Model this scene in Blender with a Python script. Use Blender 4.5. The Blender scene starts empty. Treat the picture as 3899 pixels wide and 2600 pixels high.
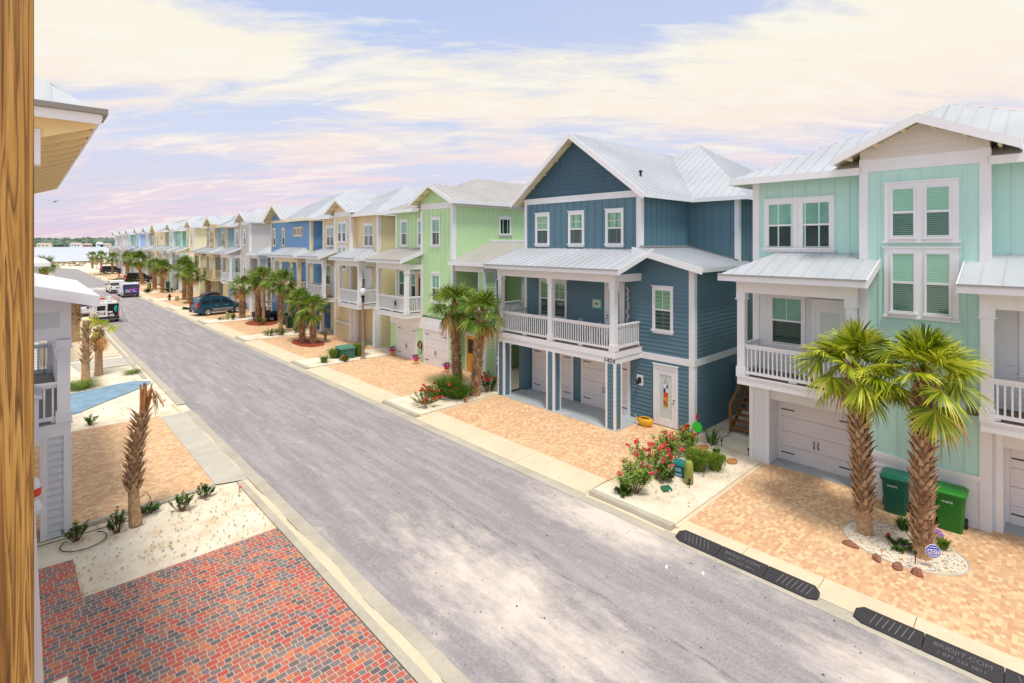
import bpy, math, random
from mathutils import Vector as V, Matrix
R = random.Random(7)
C = bpy.context.scene.collection
rad = math.radians

# ---------------------------------------------------------------- materials
def lin(c): return tuple(((v/255)/12.92 if v/255 <= .04045 else ((v/255+.055)/1.055)**2.4) for v in c)
def S(r, g, b, k=1.0): return tuple(min(.9, v*k) for v in lin((r, g, b)))+(1,)
class NT:
    def __init__(s, name):
        s.m = bpy.data.materials.new(name); s.m.use_nodes = True
        s.t = s.m.node_tree; s.b = s.t.nodes['Principled BSDF']
    def n(s, typ, **k):
        o = s.t.nodes.new('ShaderNode'+typ)
        for a, v in k.items():
            if a.startswith('i_'):
                key = a[2:].replace('_', ' ')
                o.inputs[key].default_value = v
            else: setattr(o, a, v)
        return o
    def l(s, a, b): s.t.links.new(a, b)
    def math(s, op, a, b=None, clamp=False):
        o = s.t.nodes.new('ShaderNodeMath'); o.operation = op; o.use_clamp = clamp
        for i, x in enumerate((a, b)):
            if x is None: continue
            if isinstance(x, (int, float)): o.inputs[i].default_value = x
            else: s.l(x, o.inputs[i])
        return o.outputs[0]
    def ramp(s, fac, stops, interp='LINEAR'):
        o = s.t.nodes.new('ShaderNodeValToRGB'); cr = o.color_ramp; cr.interpolation = interp
        while len(cr.elements) > 1: cr.elements.remove(cr.elements[-1])
        cr.elements[0].position = stops[0][0]; cr.elements[0].color = stops[0][1]
        for p, c in stops[1:]:
            e = cr.elements.new(p); e.color = c
        s.l(fac, o.inputs[0]); return o.outputs[0]
    def mix(s, fac, a, b, mode='MIX'):
        o = s.t.nodes.new('ShaderNodeMix'); o.data_type = 'RGBA'; o.blend_type = mode
        for sock, x in ((o.inputs[0], fac), (o.inputs[6], a), (o.inputs[7], b)):
            if isinstance(x, (int, float, tuple)): sock.default_value = x
            else: s.l(x, sock)
        return o.outputs[2]
    def coord(s, scale=(1, 1, 1), rot=(0, 0, 0)):
        g = s.n('NewGeometry'); mp = s.n('Mapping')
        mp.inputs['Scale'].default_value = scale; mp.inputs['Rotation'].default_value = rot
        s.l(g.outputs['Position'], mp.inputs['Vector']); return mp.outputs[0]
    def noise(s, vec, scale, detail=4, rough=.55):
        o = s.n('TexNoise', i_Scale=scale, i_Detail=detail, i_Roughness=rough); s.l(vec, o.inputs['Vector']); return o.outputs['Fac']
    def bump(s, h, strength=.3, dist=.01):
        o = s.n('Bump', i_Strength=strength, i_Distance=dist); s.l(h, o.inputs['Height']); s.l(o.outputs[0], s.b.inputs['Normal'])
def G(v): return (v, v, v, 1)
MATS = {}
def mat(name, col, rough=.6, var=.06, scale=3., bump=0., bscale=40., metal=0., spec=.5, coat=0.):
    if name in MATS: return MATS[name]
    n = NT(name); n.b.inputs['Roughness'].default_value = rough; n.b.inputs['Metallic'].default_value = metal
    n.b.inputs['Specular IOR Level'].default_value = spec; n.b.inputs['Coat Weight'].default_value = coat
    if var > 0:
        v = n.coord(); f = n.noise(v, scale, 5)
        f2 = n.noise(v, scale*9, 3)
        f = n.math('ADD', n.math('MULTIPLY', f, .65), n.math('MULTIPLY', f2, .35))
        if 'siding' in name or name in ('white_paint', 'garage_white'):   # faint rain streaks and weathering
            f = n.math('ADD', n.math('MULTIPLY', f, .6), n.math('MULTIPLY', n.noise(n.coord(scale=(5, 5, .35)), 1.5, 6, .7), .4))
        g2 = None; lo = tuple(x*(1-var*2.2) for x in col[:3])+(1,); hi = tuple(min(1, x*(1+var*2.2)) for x in col[:3])+(1,)
        n.l(n.ramp(f, [(.25, lo), (.75, hi)]), n.b.inputs['Base Color'])
        if bump: n.bump(n.noise(v, bscale, 4), .5, bump)
    else: n.b.inputs['Base Color'].default_value = col
    MATS[name] = n.m; return n.m

def brick_mat(name, stops, mortar, bw, bh, ms=.012, rot=0., sand=.25, fa=.35, sandcol=S(236, 214, 180, .85), squash=1., smooth=.3, bstr=.6):
    n = NT(name); vec = n.coord(rot=(0, 0, rot))
    # slight waviness so courses are not ruler straight
    w = n.n('TexNoise', i_Scale=1.3, i_Detail=2.); n.l(vec, w.inputs['Vector'])
    vm = n.n('VectorMath', operation='MULTIPLY_ADD'); n.l(w.outputs['Color'], vm.inputs[0]); vm.inputs[1].default_value = (.05, .05, 0); n.l(vec, vm.inputs[2])
    b = n.n('TexBrick', i_Scale=1., i_Mortar_Size=ms, i_Mortar_Smooth=smooth, i_Bias=0., i_Brick_Width=bw, i_Row_Height=bh,
            i_Color1=G(0), i_Color2=G(1), i_Mortar=G(.5), offset=.5, squash=squash, squash_frequency=3)
    n.l(vm.outputs[0], b.inputs['Vector'])
    big = n.noise(vec, .9, 3)
    f = n.math('ADD', b.outputs['Color'], n.math('MULTIPLY', n.math('SUBTRACT', big, .5), .7), True)
    col = n.ramp(f, stops, 'CONSTANT')
    fine = n.noise(vec, 22, 4)
    col = n.mix(n.math('MULTIPLY', fine, fa), col, S(225, 200, 175, .8))
    dust = n.ramp(n.noise(vec, 1.1, 6, .65), [(.45, G(0)), (.8, G(1))])
    col = n.mix(n.math('MULTIPLY', dust, sand), col, sandcol)
    col = n.mix(b.outputs['Fac'], col, mortar)
    n.l(col, n.b.inputs['Base Color']); n.b.inputs['Roughness'].default_value = .75
    h = n.math('ADD', n.math('SUBTRACT', 1., b.outputs['Fac']), n.math('MULTIPLY', fine, .35)); n.bump(h, bstr, .012)
    MATS[name] = n.m; return n.m

def asphalt():
    n = NT('asphalt'); v = n.coord(); vs = n.coord(scale=(1.0, .22, 1)); vs2 = n.coord(scale=(1.6, .14, 1))
    fine = n.math('ADD', n.math('MULTIPLY', n.noise(v, 85, 3, .8), .6), n.math('MULTIPLY', n.noise(v, 17, 4, .7), .4)); med = n.noise(v, 3.5, 6, .65)
    base = n.ramp(fine, [(.36, S(112, 107, 108)), (.62, S(182, 177, 176))])
    base = n.mix(n.math('MULTIPLY', n.ramp(med, [(.38, G(0)), (.64, G(1))]), .5), base, S(138, 132, 134))
    tr = n.ramp(n.noise(vs2, 1.6, 7, .7), [(.44, G(0)), (.6, G(1))])
    base = n.mix(n.math('MULTIPLY', tr, .3), base, S(200, 194, 194))
    # wind blown sand lying on the asphalt near the camera and beside the kerbs
    sx = n.n('SeparateXYZ'); g = n.n('NewGeometry'); n.l(g.outputs['Position'], sx.inputs[0])
    edge = n.math('ABSOLUTE', n.math('SUBTRACT', sx.outputs[0], 8.9))
    edge = n.math('MULTIPLY', n.math('SUBTRACT', edge, 1.7), .30, True)
    near = n.math('MULTIPLY', n.math('SUBTRACT', 15, sx.outputs[1]), .042, True)
    def bell(sock, c, w): return n.math('SUBTRACT', 1, n.math('MULTIPLY', n.math('ABSOLUTE', n.math('SUBTRACT', sock, c)), 1/w), True)
    patch = n.math('MULTIPLY', bell(sx.outputs[0], 7.6, 1.7), bell(sx.outputs[1], 8.3, 5.5), True)
    patch2 = n.math('MULTIPLY', bell(sx.outputs[0], 11.6, 1.2), bell(sx.outputs[1], 8.6, 3.2), True)
    patch3 = n.math('MULTIPLY', bell(sx.outputs[0], 10.8, 1.1), bell(sx.outputs[1], 1.5, 2.6), True)
    patch4 = n.math('MULTIPLY', bell(sx.outputs[0], 9.5, 3.5), bell(sx.outputs[1], 112., 6.), True)
    msk = n.math('ADD', n.math('ADD', n.math('MULTIPLY', patch, .6), n.math('MULTIPLY', patch2, .7)), n.math('ADD', n.math('MULTIPLY', patch3, .75), n.math('MULTIPLY', patch4, .6)))
    msk = n.math('ADD', msk, n.math('MULTIPLY', n.math('MULTIPLY', edge, near), .5))
    dn = n.noise(n.coord(scale=(1, .38, 1)), 2.0, 10, .74)
    f = n.math('ADD', dn, n.math('MULTIPLY', msk, .75))
    dust = n.ramp(f, [(.56, G(0)), (.72, G(.45)), (.9, G(1))])
    col = n.mix(n.math('MULTIPLY', dust, .85), base, S(240, 226, 212, .9))
    vo = n.n('TexNoise', i_Scale=.5, i_Detail=8., i_Roughness=.8); n.l(v, vo.inputs['Vector'])
    crack = n.math('ABSOLUTE', n.math('SUBTRACT', vo.outputs['Fac'], .5))
    crack = n.ramp(crack, [(0, G(1)), (.0035, G(0))])
    col = n.mix(n.math('MULTIPLY', crack, .5), col, S(120, 112, 115))
    lm = n.n('Math', operation='ABSOLUTE'); n.l(n.math('SUBTRACT', sx.outputs[0], n.math('ADD', 9.05, n.math('MULTIPLY', n.math('SUBTRACT', n.noise(n.coord(scale=(0, 1, 0)), .7, 3), .5), .5))), lm.inputs[0])
    seam = n.ramp(lm.outputs[0], [(0, G(1)), (.045, G(0))])
    col = n.mix(n.math('MULTIPLY', seam, n.math('MULTIPLY', n.ramp(med, [(.4, G(0)), (.6, G(1))]), .75)), col, S(112, 104, 108))
    n.l(col, n.b.inputs['Base Color']); n.b.inputs['Roughness'].default_value = .85
    n.bump(fine, .5, .01); MATS['asphalt'] = n.m; return n.m

def sand():
    n = NT('sand'); v = n.coord()
    a = n.noise(v, 1.2, 6, .6); b = n.noise(v, 30, 4, .7)
    col = n.ramp(a, [(.3, S(222, 198, 162, .93)), (.45, S(242, 226, 200, .95)), (.7, S(252, 243, 224, .95))])
    col = n.mix(n.math('MULTIPLY', n.ramp(b, [(.55, G(0)), (.8, G(1))]), .35), col, S(190, 165, 130))
    n.l(col, n.b.inputs['Base Color']); n.b.inputs['Roughness'].default_value = .95
    n.bump(n.math('ADD', n.math('MULTIPLY', a, 2.), b), .6, .04); MATS['sand'] = n.m; return n.m

def water():
    n = NT('water'); v = n.coord(scale=(1, .35, 1))
    n.b.inputs['Base Color'].default_value = S(206, 220, 226); n.b.inputs['Roughness'].default_value = .22
    n.bump(n.noise(v, .8, 5), .25, .25); MATS['water'] = n.m; return n.m

def wood():
    n = NT('treated_wood'); v = n.coord(scale=(22, 22, .45))
    w = n.n('TexNoise', i_Scale=1.6, i_Detail=5., i_Distortion=1.2); n.l(v, w.inputs['Vector'])
    col = n.ramp(w.outputs['Fac'], [(.3, S(78, 50, 16)), (.41, S(140, 98, 38)), (.47, S(176, 132, 66)), (.5, S(104, 70, 24)), (.54, S(164, 120, 54)), (.6, S(186, 144, 76)), (.64, S(92, 60, 20)), (.68, S(150, 106, 44)), (.78, S(190, 148, 82))])
    n.l(col, n.b.inputs['Base Color']); n.b.inputs['Roughness'].default_value = .7; n.bump(w.outputs['Fac'], .4, .006)
    MATS['treated_wood'] = n.m; return n.m

def glass(name, slat, gap, pitch=.055, blinds=True, rough=.06):
    n = NT(name); g = n.n('NewGeometry'); sx = n.n('SeparateXYZ'); n.l(g.outputs['Position'], sx.inputs[0])
    if blinds:
        f = n.math('FRACT', n.math('MULTIPLY', sx.outputs[2], 1/pitch))
        col = n.ramp(f, [(0, gap), (.28, gap), (.4, slat), (.95, slat), (1, gap)])
    else:
        nz = n.noise(n.coord(), 1.6, 2)
        col = n.ramp(nz, [(.3, gap), (.7, slat)])
    n.l(col, n.b.inputs['Base Color']); n.b.inputs['Roughness'].default_value = rough
    n.b.inputs['Specular IOR Level'].default_value = .5; n.b.inputs['Coat Weight'].default_value = .8; n.b.inputs['Coat Roughness'].default_value = .03
    n.bump(n.noise(n.coord(), 1.3, 2), .35, .03)
    MATS[name] = n.m; return n.m

def roofmat(name, c):
    n = NT(name); v = n.coord()
    f = n.noise(v, .45, 3); f2 = n.noise(v, 9, 4)
    col = n.ramp(n.math('ADD', n.math('MULTIPLY', f, .7), n.math('MULTIPLY', f2, .3)), [(.3, tuple(x*.86 for x in c[:3])+(1,)), (.7, tuple(min(1, x*1.08) for x in c[:3])+(1,))])
    n.l(col, n.b.inputs['Base Color']); n.b.inputs['Metallic'].default_value = .1; n.b.inputs['Roughness'].default_value = .45
    MATS[name] = n.m; return n.m

def leafmat(name, a, b, c, scale=1.6):
    n = NT(name); g = n.n('NewGeometry')
    f = n.noise(n.coord(), scale, 3)
    f = n.math('ADD', n.math('MULTIPLY', f, .7), n.math('MULTIPLY', g.outputs['Random Per Island'], .45))
    col = n.ramp(f, [(.3, a), (.55, b), (.8, c)])
    n.l(col, n.b.inputs['Base Color']); n.b.inputs['Roughness'].default_value = .45
    n.b.inputs['Subsurface Weight'].default_value = 0.
    tr = n.n('BsdfTranslucent'); n.l(col, tr.inputs['Color']); mx = n.n('MixShader'); mx.inputs[0].default_value = .3
    out = n.t.nodes['Material Output']; n.l(n.b.outputs[0], mx.inputs[1]); n.l(tr.outputs[0], mx.inputs[2]); n.l(mx.outputs[0], out.inputs[0])
    MATS[name] = n.m; return n.m

def barkmat():
    n = NT('palm_bark'); v = n.coord()
    g = n.n('NewGeometry')
    f = n.math('ADD', n.math('MULTIPLY', n.noise(v, 14, 5), .7), n.math('MULTIPLY', g.outputs['Random Per Island'], .4))
    col = n.ramp(f, [(.25, S(104, 74, 50)), (.5, S(164, 130, 96)), (.75, S(204, 172, 136)), (.95, S(222, 198, 166))])
    n.l(col, n.b.inputs['Base Color']); n.b.inputs['Roughness'].default_value = .9; n.bump(n.noise(v, 60, 4), .5, .01)
    MATS['palm_bark'] = n.m

asphalt(); sand(); water(); wood(); barkmat()
white = mat('white_paint', S(236, 238, 242, .93), .5, .03)
cream = mat('cream_paint', S(238, 224, 190, .95), .5, .02)
tantrim = mat('tan_paint', S(222, 204, 164, .95), .5, .02)
soffit = mat('soffit_paint', S(234, 222, 184, .93), .6, .03)
concrete = mat('concrete', S(206, 200, 186, .9), .85, .07, 1.4, .006, 60)
apronmat = mat('sandy_concrete', S(236, 216, 184, .9), .85, .06, .9, .006, 60)
slabmat = mat('garage_slab', S(170, 178, 180), .7, .12, .8)
gutter = mat('gutter_concrete', S(196, 188, 170, .9), .85, .1, 1.2, .006, 50)
black = mat('black_iron', S(30, 30, 34), .45, 0)
rubber = mat('black_rubber', S(52, 50, 54), .7, .1, 6, .004, 80)
roofm = roofmat('roof_metal', S(196, 201, 206, .95))
roofg = roofmat('roof_metal_warm', S(192, 188, 182, .95))
garagem = mat('garage_white', S(232, 229, 230, .93), .5, .012)
gl_up = glass('blind_glass', S(150, 205, 160), S(52, 92, 60))
gl_lo = glass('dark_blind_glass', S(52, 84, 66), S(18, 30, 24))
gl_tu = glass('tinted_glass', S(126, 182, 162), S(96, 150, 134), blinds=False)
gl_td = glass('dark_glass', S(40, 70, 64), S(24, 44, 42), blinds=False)
gl_aq = glass('aqua_blind_glass', S(142, 200, 176), S(108, 168, 146)); gl_al = glass('aqua_dark_blind_glass', S(80, 132, 116), S(30, 62, 56))
gl_fr = glass('frosted_glass', S(205, 218, 214), S(196, 210, 206), blinds=False, rough=.3)
deck = mat('deck_boards', S(120, 104, 96), .8, .1)
tanpav = brick_mat('tan_pavers', [(0, S(208, 154, 110)), (.2, S(222, 174, 126)), (.42, S(232, 190, 142)), (.62, S(216, 166, 120)), (.8, S(240, 206, 158))], S(214, 180, 140), .165, .082, .003, sand=.35, squash=.6, bstr=.3)
redpav = brick_mat('red_pavers', [(0, S(84, 78, 88)), (.16, S(114, 106, 114)), (.28, S(184, 68, 54)), (.4, S(140, 96, 86)), (.5, S(204, 106, 60)), (.59, S(106, 98, 106)), (.69, S(192, 64, 54)), (.85, S(170, 88, 72))], S(220, 198, 176, .85), .18, .128, .0095, sand=.2, fa=.2, squash=.68, bstr=.8)
blueconc = mat('blue_painted_concrete', S(128, 158, 178), .85, .16, 2.)
leaf_palm = leafmat('palm_leaf', S(70, 102, 8), S(150, 168, 16), S(218, 218, 76))
leaf_far = leafmat('palm_leaf_dark', S(44, 76, 14), S(92, 128, 26), S(166, 182, 66))
leaf_dead = leafmat('dead_palm_leaf', S(140, 84, 34), S(206, 150, 84), S(236, 198, 140))
leaf_dk = leafmat('shrub_leaf', S(30, 66, 16), S(66, 112, 26), S(120, 156, 50), 5)
leaf_lt = leafmat('grass_leaf', S(60, 92, 16), S(106, 138, 32), S(160, 176, 70), 4)
pink = mat('pink_petal', S(236, 30, 84), .6, .1, 20); redp = mat('red_petal', S(220, 30, 34), .6, .1, 20); purple = mat('purple_petal', S(190, 40, 170), .6, .15, 20)
twig = mat('twig', S(110, 80, 56), .9, .1)

# ---------------------------------------------------------------- mesh helper
ORG = [0, 0, 0]
def clip(poly, k, lo, hi):
    def half(p, sgn, lim):
        out = []
        for i in range(len(p)):
            a, b = p[i], p[(i+1) % len(p)]
            da, db = sgn*(a[k]-lim), sgn*(b[k]-lim)
            if da >= 0: out.append(a)
            if da*db < 0:
                t = da/(da-db); out.append(tuple(a[j]+(b[j]-a[j])*t for j in range(len(a))))
        return out
    p = half(poly, 1, lo)
    return half(p, -1, hi) if p else p
class Fr:      # a wall's own axes: s along it, t out of it, z up
    def __init__(s, o, u, n): s.o, s.u, s.n = o, u, n
    def __call__(s, a, t, z): return (s.o[0]+s.u[0]*a+s.n[0]*t, s.o[1]+s.u[1]*a+s.n[1]*t, z)
def FX(x): return Fr((x, 0), (0, 1), (-1, 0))
def FY(y): return Fr((0, y), (1, 0), (0, -1))
def FXr(x): return Fr((x, 0), (0, 1), (1, 0))
class MB:
    def __init__(s): s.v = []; s.f = []; s.mi = []; s.m = 0
    def face(s, pts):
        b = len(s.v); s.v += [tuple(p) for p in pts]; s.f.append(tuple(range(b, b+len(pts)))); s.mi.append(s.m); return s
    def idx(s, vs, fs):
        b = len(s.v); s.v += [tuple(p) for p in vs]
        for f in fs: s.f.append(tuple(i+b for i in f)); s.mi.append(s.m)
        return s
    def hexa(s, p):
        return s.idx(p, [(0, 3, 2, 1), (4, 5, 6, 7), (0, 1, 5, 4), (1, 2, 6, 5), (2, 3, 7, 6), (3, 0, 4, 7)])
    def box(s, x0, x1, y0, y1, z0, z1):
        return s.hexa([(x0, y0, z0), (x1, y0, z0), (x1, y1, z0), (x0, y1, z0), (x0, y0, z1), (x1, y0, z1), (x1, y1, z1), (x0, y1, z1)])
    def ob(s, F, a0, a1, t0, t1, z0, z1):
        return s.hexa([F(a0, t0, z0), F(a1, t0, z0), F(a1, t1, z0), F(a0, t1, z0), F(a0, t0, z1), F(a1, t0, z1), F(a1, t1, z1), F(a0, t1, z1)])
    def prism(s, pts, vec, top=None, side=None):
        n = len(pts); q = [tuple(p[i]+vec[i] for i in range(3)) for p in pts]; b = len(s.v); m0 = s.m
        s.v += [tuple(p) for p in pts]+q
        s.f.append(tuple(range(b, b+n))); s.mi.append(m0 if top is None else top)
        s.f.append(tuple(range(b+2*n-1, b+n-1, -1))); s.mi.append(m0 if side is None else side)
        for i in range(n):
            j = (i+1) % n; s.f.append((b+i, b+n+i, b+n+j, b+j)); s.mi.append(m0 if side is None else side)
        return s
    def beam(s, a, b, w, h, up=(0, 0, 1)):   # rectangular bar from a to b
        a, b = V(a), V(b); d = (b-a).normalized(); r = d.cross(V(up))
        if r.length < 1e-4: r = V((1, 0, 0))
        r.normalize(); u = r.cross(d).normalized(); r *= w/2; u *= h/2
        return s.hexa([a-r-u, a+r-u, a+r+u, a-r+u, b-r-u, b+r-u, b+r+u, b-r+u])
    def tube(s, path, rs, n=8, cap=True):
        path = [V(p) for p in path]
        if not isinstance(rs, (list, tuple)): rs = [rs]*len(path)
        b = len(s.v)
        for i, p in enumerate(path):
            d = (path[min(i+1, len(path)-1)]-path[max(i-1, 0)]).normalized()
            a = V((0, 0, 1)) if abs(d.z) < .9 else V((1, 0, 0))
            x = d.cross(a).normalized(); y = d.cross(x)
            for k in range(n):
                t = 2*math.pi*k/n; s.v.append(tuple(p+(x*math.cos(t)+y*math.sin(t))*rs[i]))
        for i in range(len(path)-1):
            for k in range(n):
                k2 = (k+1) % n; s.f.append((b+i*n+k, b+i*n+k2, b+(i+1)*n+k2, b+(i+1)*n+k)); s.mi.append(s.m)
        if cap:
            s.f.append(tuple(range(b, b+n))); s.mi.append(s.m)
            e = b+(len(path)-1)*n; s.f.append(tuple(range(e, e+n))); s.mi.append(s.m)
        return s
    def lathe(s, c, prof, n=16):
        b = len(s.v)
        for r, z in prof:
            for k in range(n):
                t = 2*math.pi*k/n; s.v.append((c[0]+r*math.cos(t), c[1]+r*math.sin(t), c[2]+z))
        for i in range(len(prof)-1):
            for k in range(n):
                k2 = (k+1) % n; s.f.append((b+i*n+k, b+i*n+k2, b+(i+1)*n+k2, b+(i+1)*n+k)); s.mi.append(s.m)
        s.f.append(tuple(range(b+n-1, b-1, -1))); s.mi.append(s.m)
        e = b+(len(prof)-1)*n; s.f.append(tuple(range(e, e+n))); s.mi.append(s.m)
        return s
    def blob(s, c, r, rnd, n=7, m=5, j=.18):
        b = len(s.v)
        for i in range(m+1):
            ph = math.pi*i/m
            for k in range(n):
                t = 2*math.pi*k/n; q = 1+rnd.uniform(-j, j)
                s.v.append((c[0]+r[0]*math.sin(ph)*math.cos(t)*q, c[1]+r[1]*math.sin(ph)*math.sin(t)*q, c[2]+r[2]*math.cos(ph)*q))
        for i in range(m):
            for k in range(n):
                k2 = (k+1) % n; s.f.append((b+i*n+k, b+i*n+k2, b+(i+1)*n+k2, b+(i+1)*n+k)); s.mi.append(s.m)
        return s
    def build(s, name, mats, parent=None, smooth=False, bevel=0):
        me = bpy.data.meshes.new(name)
        me.from_pydata([(x-ORG[0], y-ORG[1], z-ORG[2]) for x, y, z in s.v], [], s.f)
        if not isinstance(mats, (list, tuple)): mats = [mats]
        for m in mats: me.materials.append(m)
        me.polygons.foreach_set('material_index', s.mi)
        if smooth: me.polygons.foreach_set('use_smooth', [True]*len(s.f))
        me.update(); o = bpy.data.objects.new(name, me); C.objects.link(o)
        if parent is not None: o.parent = parent
        else: o.location = ORG
        if bevel:
            md = o.modifiers.new('bevel', 'BEVEL'); md.width = bevel; md.segments = 2; md.limit_method = 'ANGLE'
        return o
def tag(o, label=None, cat=None, group=None, kind=None):
    for k, v in (('label', label), ('category', cat), ('group', group), ('kind', kind)):
        if v: o[k] = v
    return o
def thing(name, label, cat, loc=(0, 0, 0), rz=0, group=None, local=False):
    o = bpy.data.objects.new(name, None); C.objects.link(o); o.empty_display_size = .2
    o.location = loc; o.rotation_euler = (0, 0, rz); tag(o, label, cat, group)
    ORG[:] = [0, 0, 0] if (local or rz) else list(loc)
    return o
def org(p=(0, 0, 0)): ORG[:] = list(p)
def single(mb, name, mats, label, cat, loc=(0, 0, 0), group=None, smooth=False, bevel=0):
    org(loc); o = mb.build(name, mats, None, smooth, bevel); org(); return tag(o, label, cat, group)
def struct(mb, name, m):
    org(); return tag(mb.build(name, m), kind='structure')
def copy_tree(o, parent=None, label=None, loc=None, rz=None, scale=None):
    c = o.copy(); C.objects.link(c); c.parent = parent
    if label: c['label'] = label
    if loc is not None: c.location = loc
    if rz is not None: c.rotation_euler = (0, 0, rz)
    if scale is not None: c.scale = (scale,)*3
    for ch in list(o.children): copy_tree(ch, c)
    return c
def text(body, size, F, a, t, z, m, name, parent, vertical=False, flip=False, depth=.004, sx=1.):
    cu = bpy.data.curves.new('lettering', 'FONT'); cu.body = body; cu.size = size; cu.extrude = depth; cu.align_x = 'CENTER'; cu.align_y = 'CENTER'
    tmp = bpy.data.objects.new('lettering', cu); C.objects.link(tmp)
    me = bpy.data.meshes.new_from_object(tmp.evaluated_get(bpy.context.evaluated_depsgraph_get()))
    bpy.data.objects.remove(tmp)
    mb = MB(); sg = -1 if flip else 1
    vs = [F(a+sg*v.co.x*sx, t+v.co.z, z+v.co.y) for v in me.vertices]
    mb.idx(vs, [tuple(p.vertices) for p in me.polygons]); bpy.data.meshes.remove(me)
    return mb.build(name, m, parent)
# ---------------------------------------------------------------- house pieces
def lap(mb, F, poly, h=.17, step=.03, t=0.):
    z0 = min(p[1] for p in poly); z1 = max(p[1] for p in poly); k = 0
    while z0+k*h < z1-1e-4:
        a, b = z0+k*h, z0+(k+1)*h; k += 1
        q = clip(poly, 1, a, b)
        if len(q) < 3: continue
        mb.face([F(p[0], t+step*(1-(p[1]-a)/h), p[1]) for p in q])
        lo = [p[0] for p in q if p[1] < a+1e-4]
        if len(lo) > 1: mb.face([F(min(lo), t, a), F(max(lo), t, a), F(max(lo), t+step, a), F(min(lo), t+step, a)])
def batten(mb, F, poly, pitch=.4, w=.045, d=.022, t=0.):
    mb.face([F(p[0], t, p[1]) for p in poly])
    s0 = min(p[0] for p in poly); s1 = max(p[0] for p in poly); n = max(1, round((s1-s0)/pitch)); st = (s1-s0)/n
    for i in range(1, n):
        q = clip(poly, 0, s0+i*st-w/2, s0+i*st+w/2)
        if len(q) > 2: mb.prism([F(p[0], t+d, p[1]) for p in q], tuple(-d*F.n[j] if j < 2 else 0 for j in range(3)))
def shingle(mb, F, poly, rnd, h=.2, t=0.):
    z0 = min(p[1] for p in poly); z1 = max(p[1] for p in poly); s0 = min(p[0] for p in poly); s1 = max(p[0] for p in poly); z = z0
    while z < z1:
        row = clip(poly, 1, z, z+h)
        s = s0-rnd.random()*.2
        while s < s1 and len(row) > 2:
            w = rnd.uniform(.12, .28); q = clip(row, 0, s, s+w-.008); dz = rnd.uniform(0, .035)
            if len(q) > 2:
                st = rnd.uniform(.016, .03)
                mb.prism([F(p[0], t+st*(1-(p[1]-z)/h)+.004, p[1]-(dz if p[1] < z+1e-4 else 0)) for p in q], tuple(-.01*F.n[j] if j < 2 else 0 for j in range(3)))
            s += w
        z += h
def roof_plane(mb, pts, th=.1, pitch=.41, rib=.03, rw=.022):
    """pts: convex polygon in a plane; standing seams run down the slope. slots: 0 metal, 1 soffit"""
    P = [V(p) for p in pts]; nrm = V((0, 0, 0))
    for i in range(len(P)): nrm += P[i].cross(P[(i+1) % len(P)])
    nrm.normalize()
    if nrm.z < 0: nrm = -nrm
    e = V((0, 0, 1)).cross(nrm)
    e = e.normalized() if e.length > 1e-5 else V((1, 0, 0))
    d = nrm.cross(e)
    mb.prism(pts, (0, 0, -th), 0, 1)
    q = [((p-P[0]).dot(e), (p-P[0]).dot(d)) for p in P]
    a0 = min(x[0] for x in q); a1 = max(x[0] for x in q); n = max(1, round((a1-a0)/pitch)); st = (a1-a0)/n
    for i in range(0, n+1):
        c = a0+i*st; c = min(max(c, a0+rw), a1-rw)
        r = clip(q, 0, c-rw/2, c+rw/2)
        if len(r) > 2: mb.prism([P[0]+e*x+d*y+nrm*rib for x, y in r], tuple(-nrm*(rib+.01)), 0, 0)
def fascia(mb, a, b, h=.2, t=.04, drop=.02):
    a, b = V(a), V(b); d = (b-a); r = V((d.y, -d.x, 0)).normalized()*t/2
    mb.hexa([a-r-V((0, 0, h)), a+r-V((0, 0, h)), a+r-V((0, 0, -drop)), a-r-V((0, 0, -drop)), b-r-V((0, 0, h)), b+r-V((0, 0, h)), b+r-V((0, 0, -drop)), b-r-V((0, 0, -drop))])
def window(F, s0, s1, z0, z1, parent, t=0., up=None, lo=None, muntin=False, case=.11, double=True, frame=None, single_=False, head=.15, label=None, name='window', cap=True):
    """s0..s1,z0..z1: the glazed opening; casing boards round it"""
    frame = frame or white; up = up or gl_tu; lo = lo or gl_td; m = MB(); d = .045+t; sg = 1 if s1 > s0 else -1
    if s1 < s0: s0, s1 = s1, s0
    m.ob(F, s0-case, s0, t+.001, d, z0-.02, z1); m.ob(F, s1, s1+case, t+.001, d, z0-.02, z1)
    m.ob(F, s0-case, s1+case, t+.001, d+.003, z1, z1+head)
    if cap: m.ob(F, s0-case-.04, s1+case+.04, t, d+.035, z1+head, z1+head+.035)
    m.ob(F, s0-case-.04, s1+case+.04, t, d+.05, z0-.075, z0-.02)
    m.ob(F, s0-case, s1+case, t, d-.004, z0-.17, z0-.075)
    zm = (z0+z1)/2; fr = .022
    if double: m.ob(F, s0, s1, t+.002, t+.035, zm-.03, zm+.03)
    m.ob(F, s0, s0+fr, t+.002, t+.03, z0, z1); m.ob(F, s1-fr, s1, t+.002, t+.03, z0, z1)
    m.ob(F, s0+fr, s1-fr, t+.002, t+.03, z1-fr, z1); m.ob(F, s0+fr, s1-fr, t+.002, t+.03, z0-.001, z0+fr)
    if muntin:
        sm = (s0+s1)/2; m.ob(F, sm-.009, sm+.009, t+.018, t+.028, zm+.03, z1-fr)
        if muntin == 2: m.ob(F, s0+fr, s1-fr, t+.018, t+.027, (zm+z1)/2-.012, (zm+z1)/2+.012)
    w = m.build(name, frame, parent)
    if label: w['label'] = label
    p = MB(); p.ob(F, s0+.01, s1-.01, t+.003, t+.012, zm if double else z0, z1)
    if double: p.m = 1; p.ob(F, s0+.01, s1-.01, t+.003, t+.010, z0, zm)
    p.build('pane', [up, lo], w); return w
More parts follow.
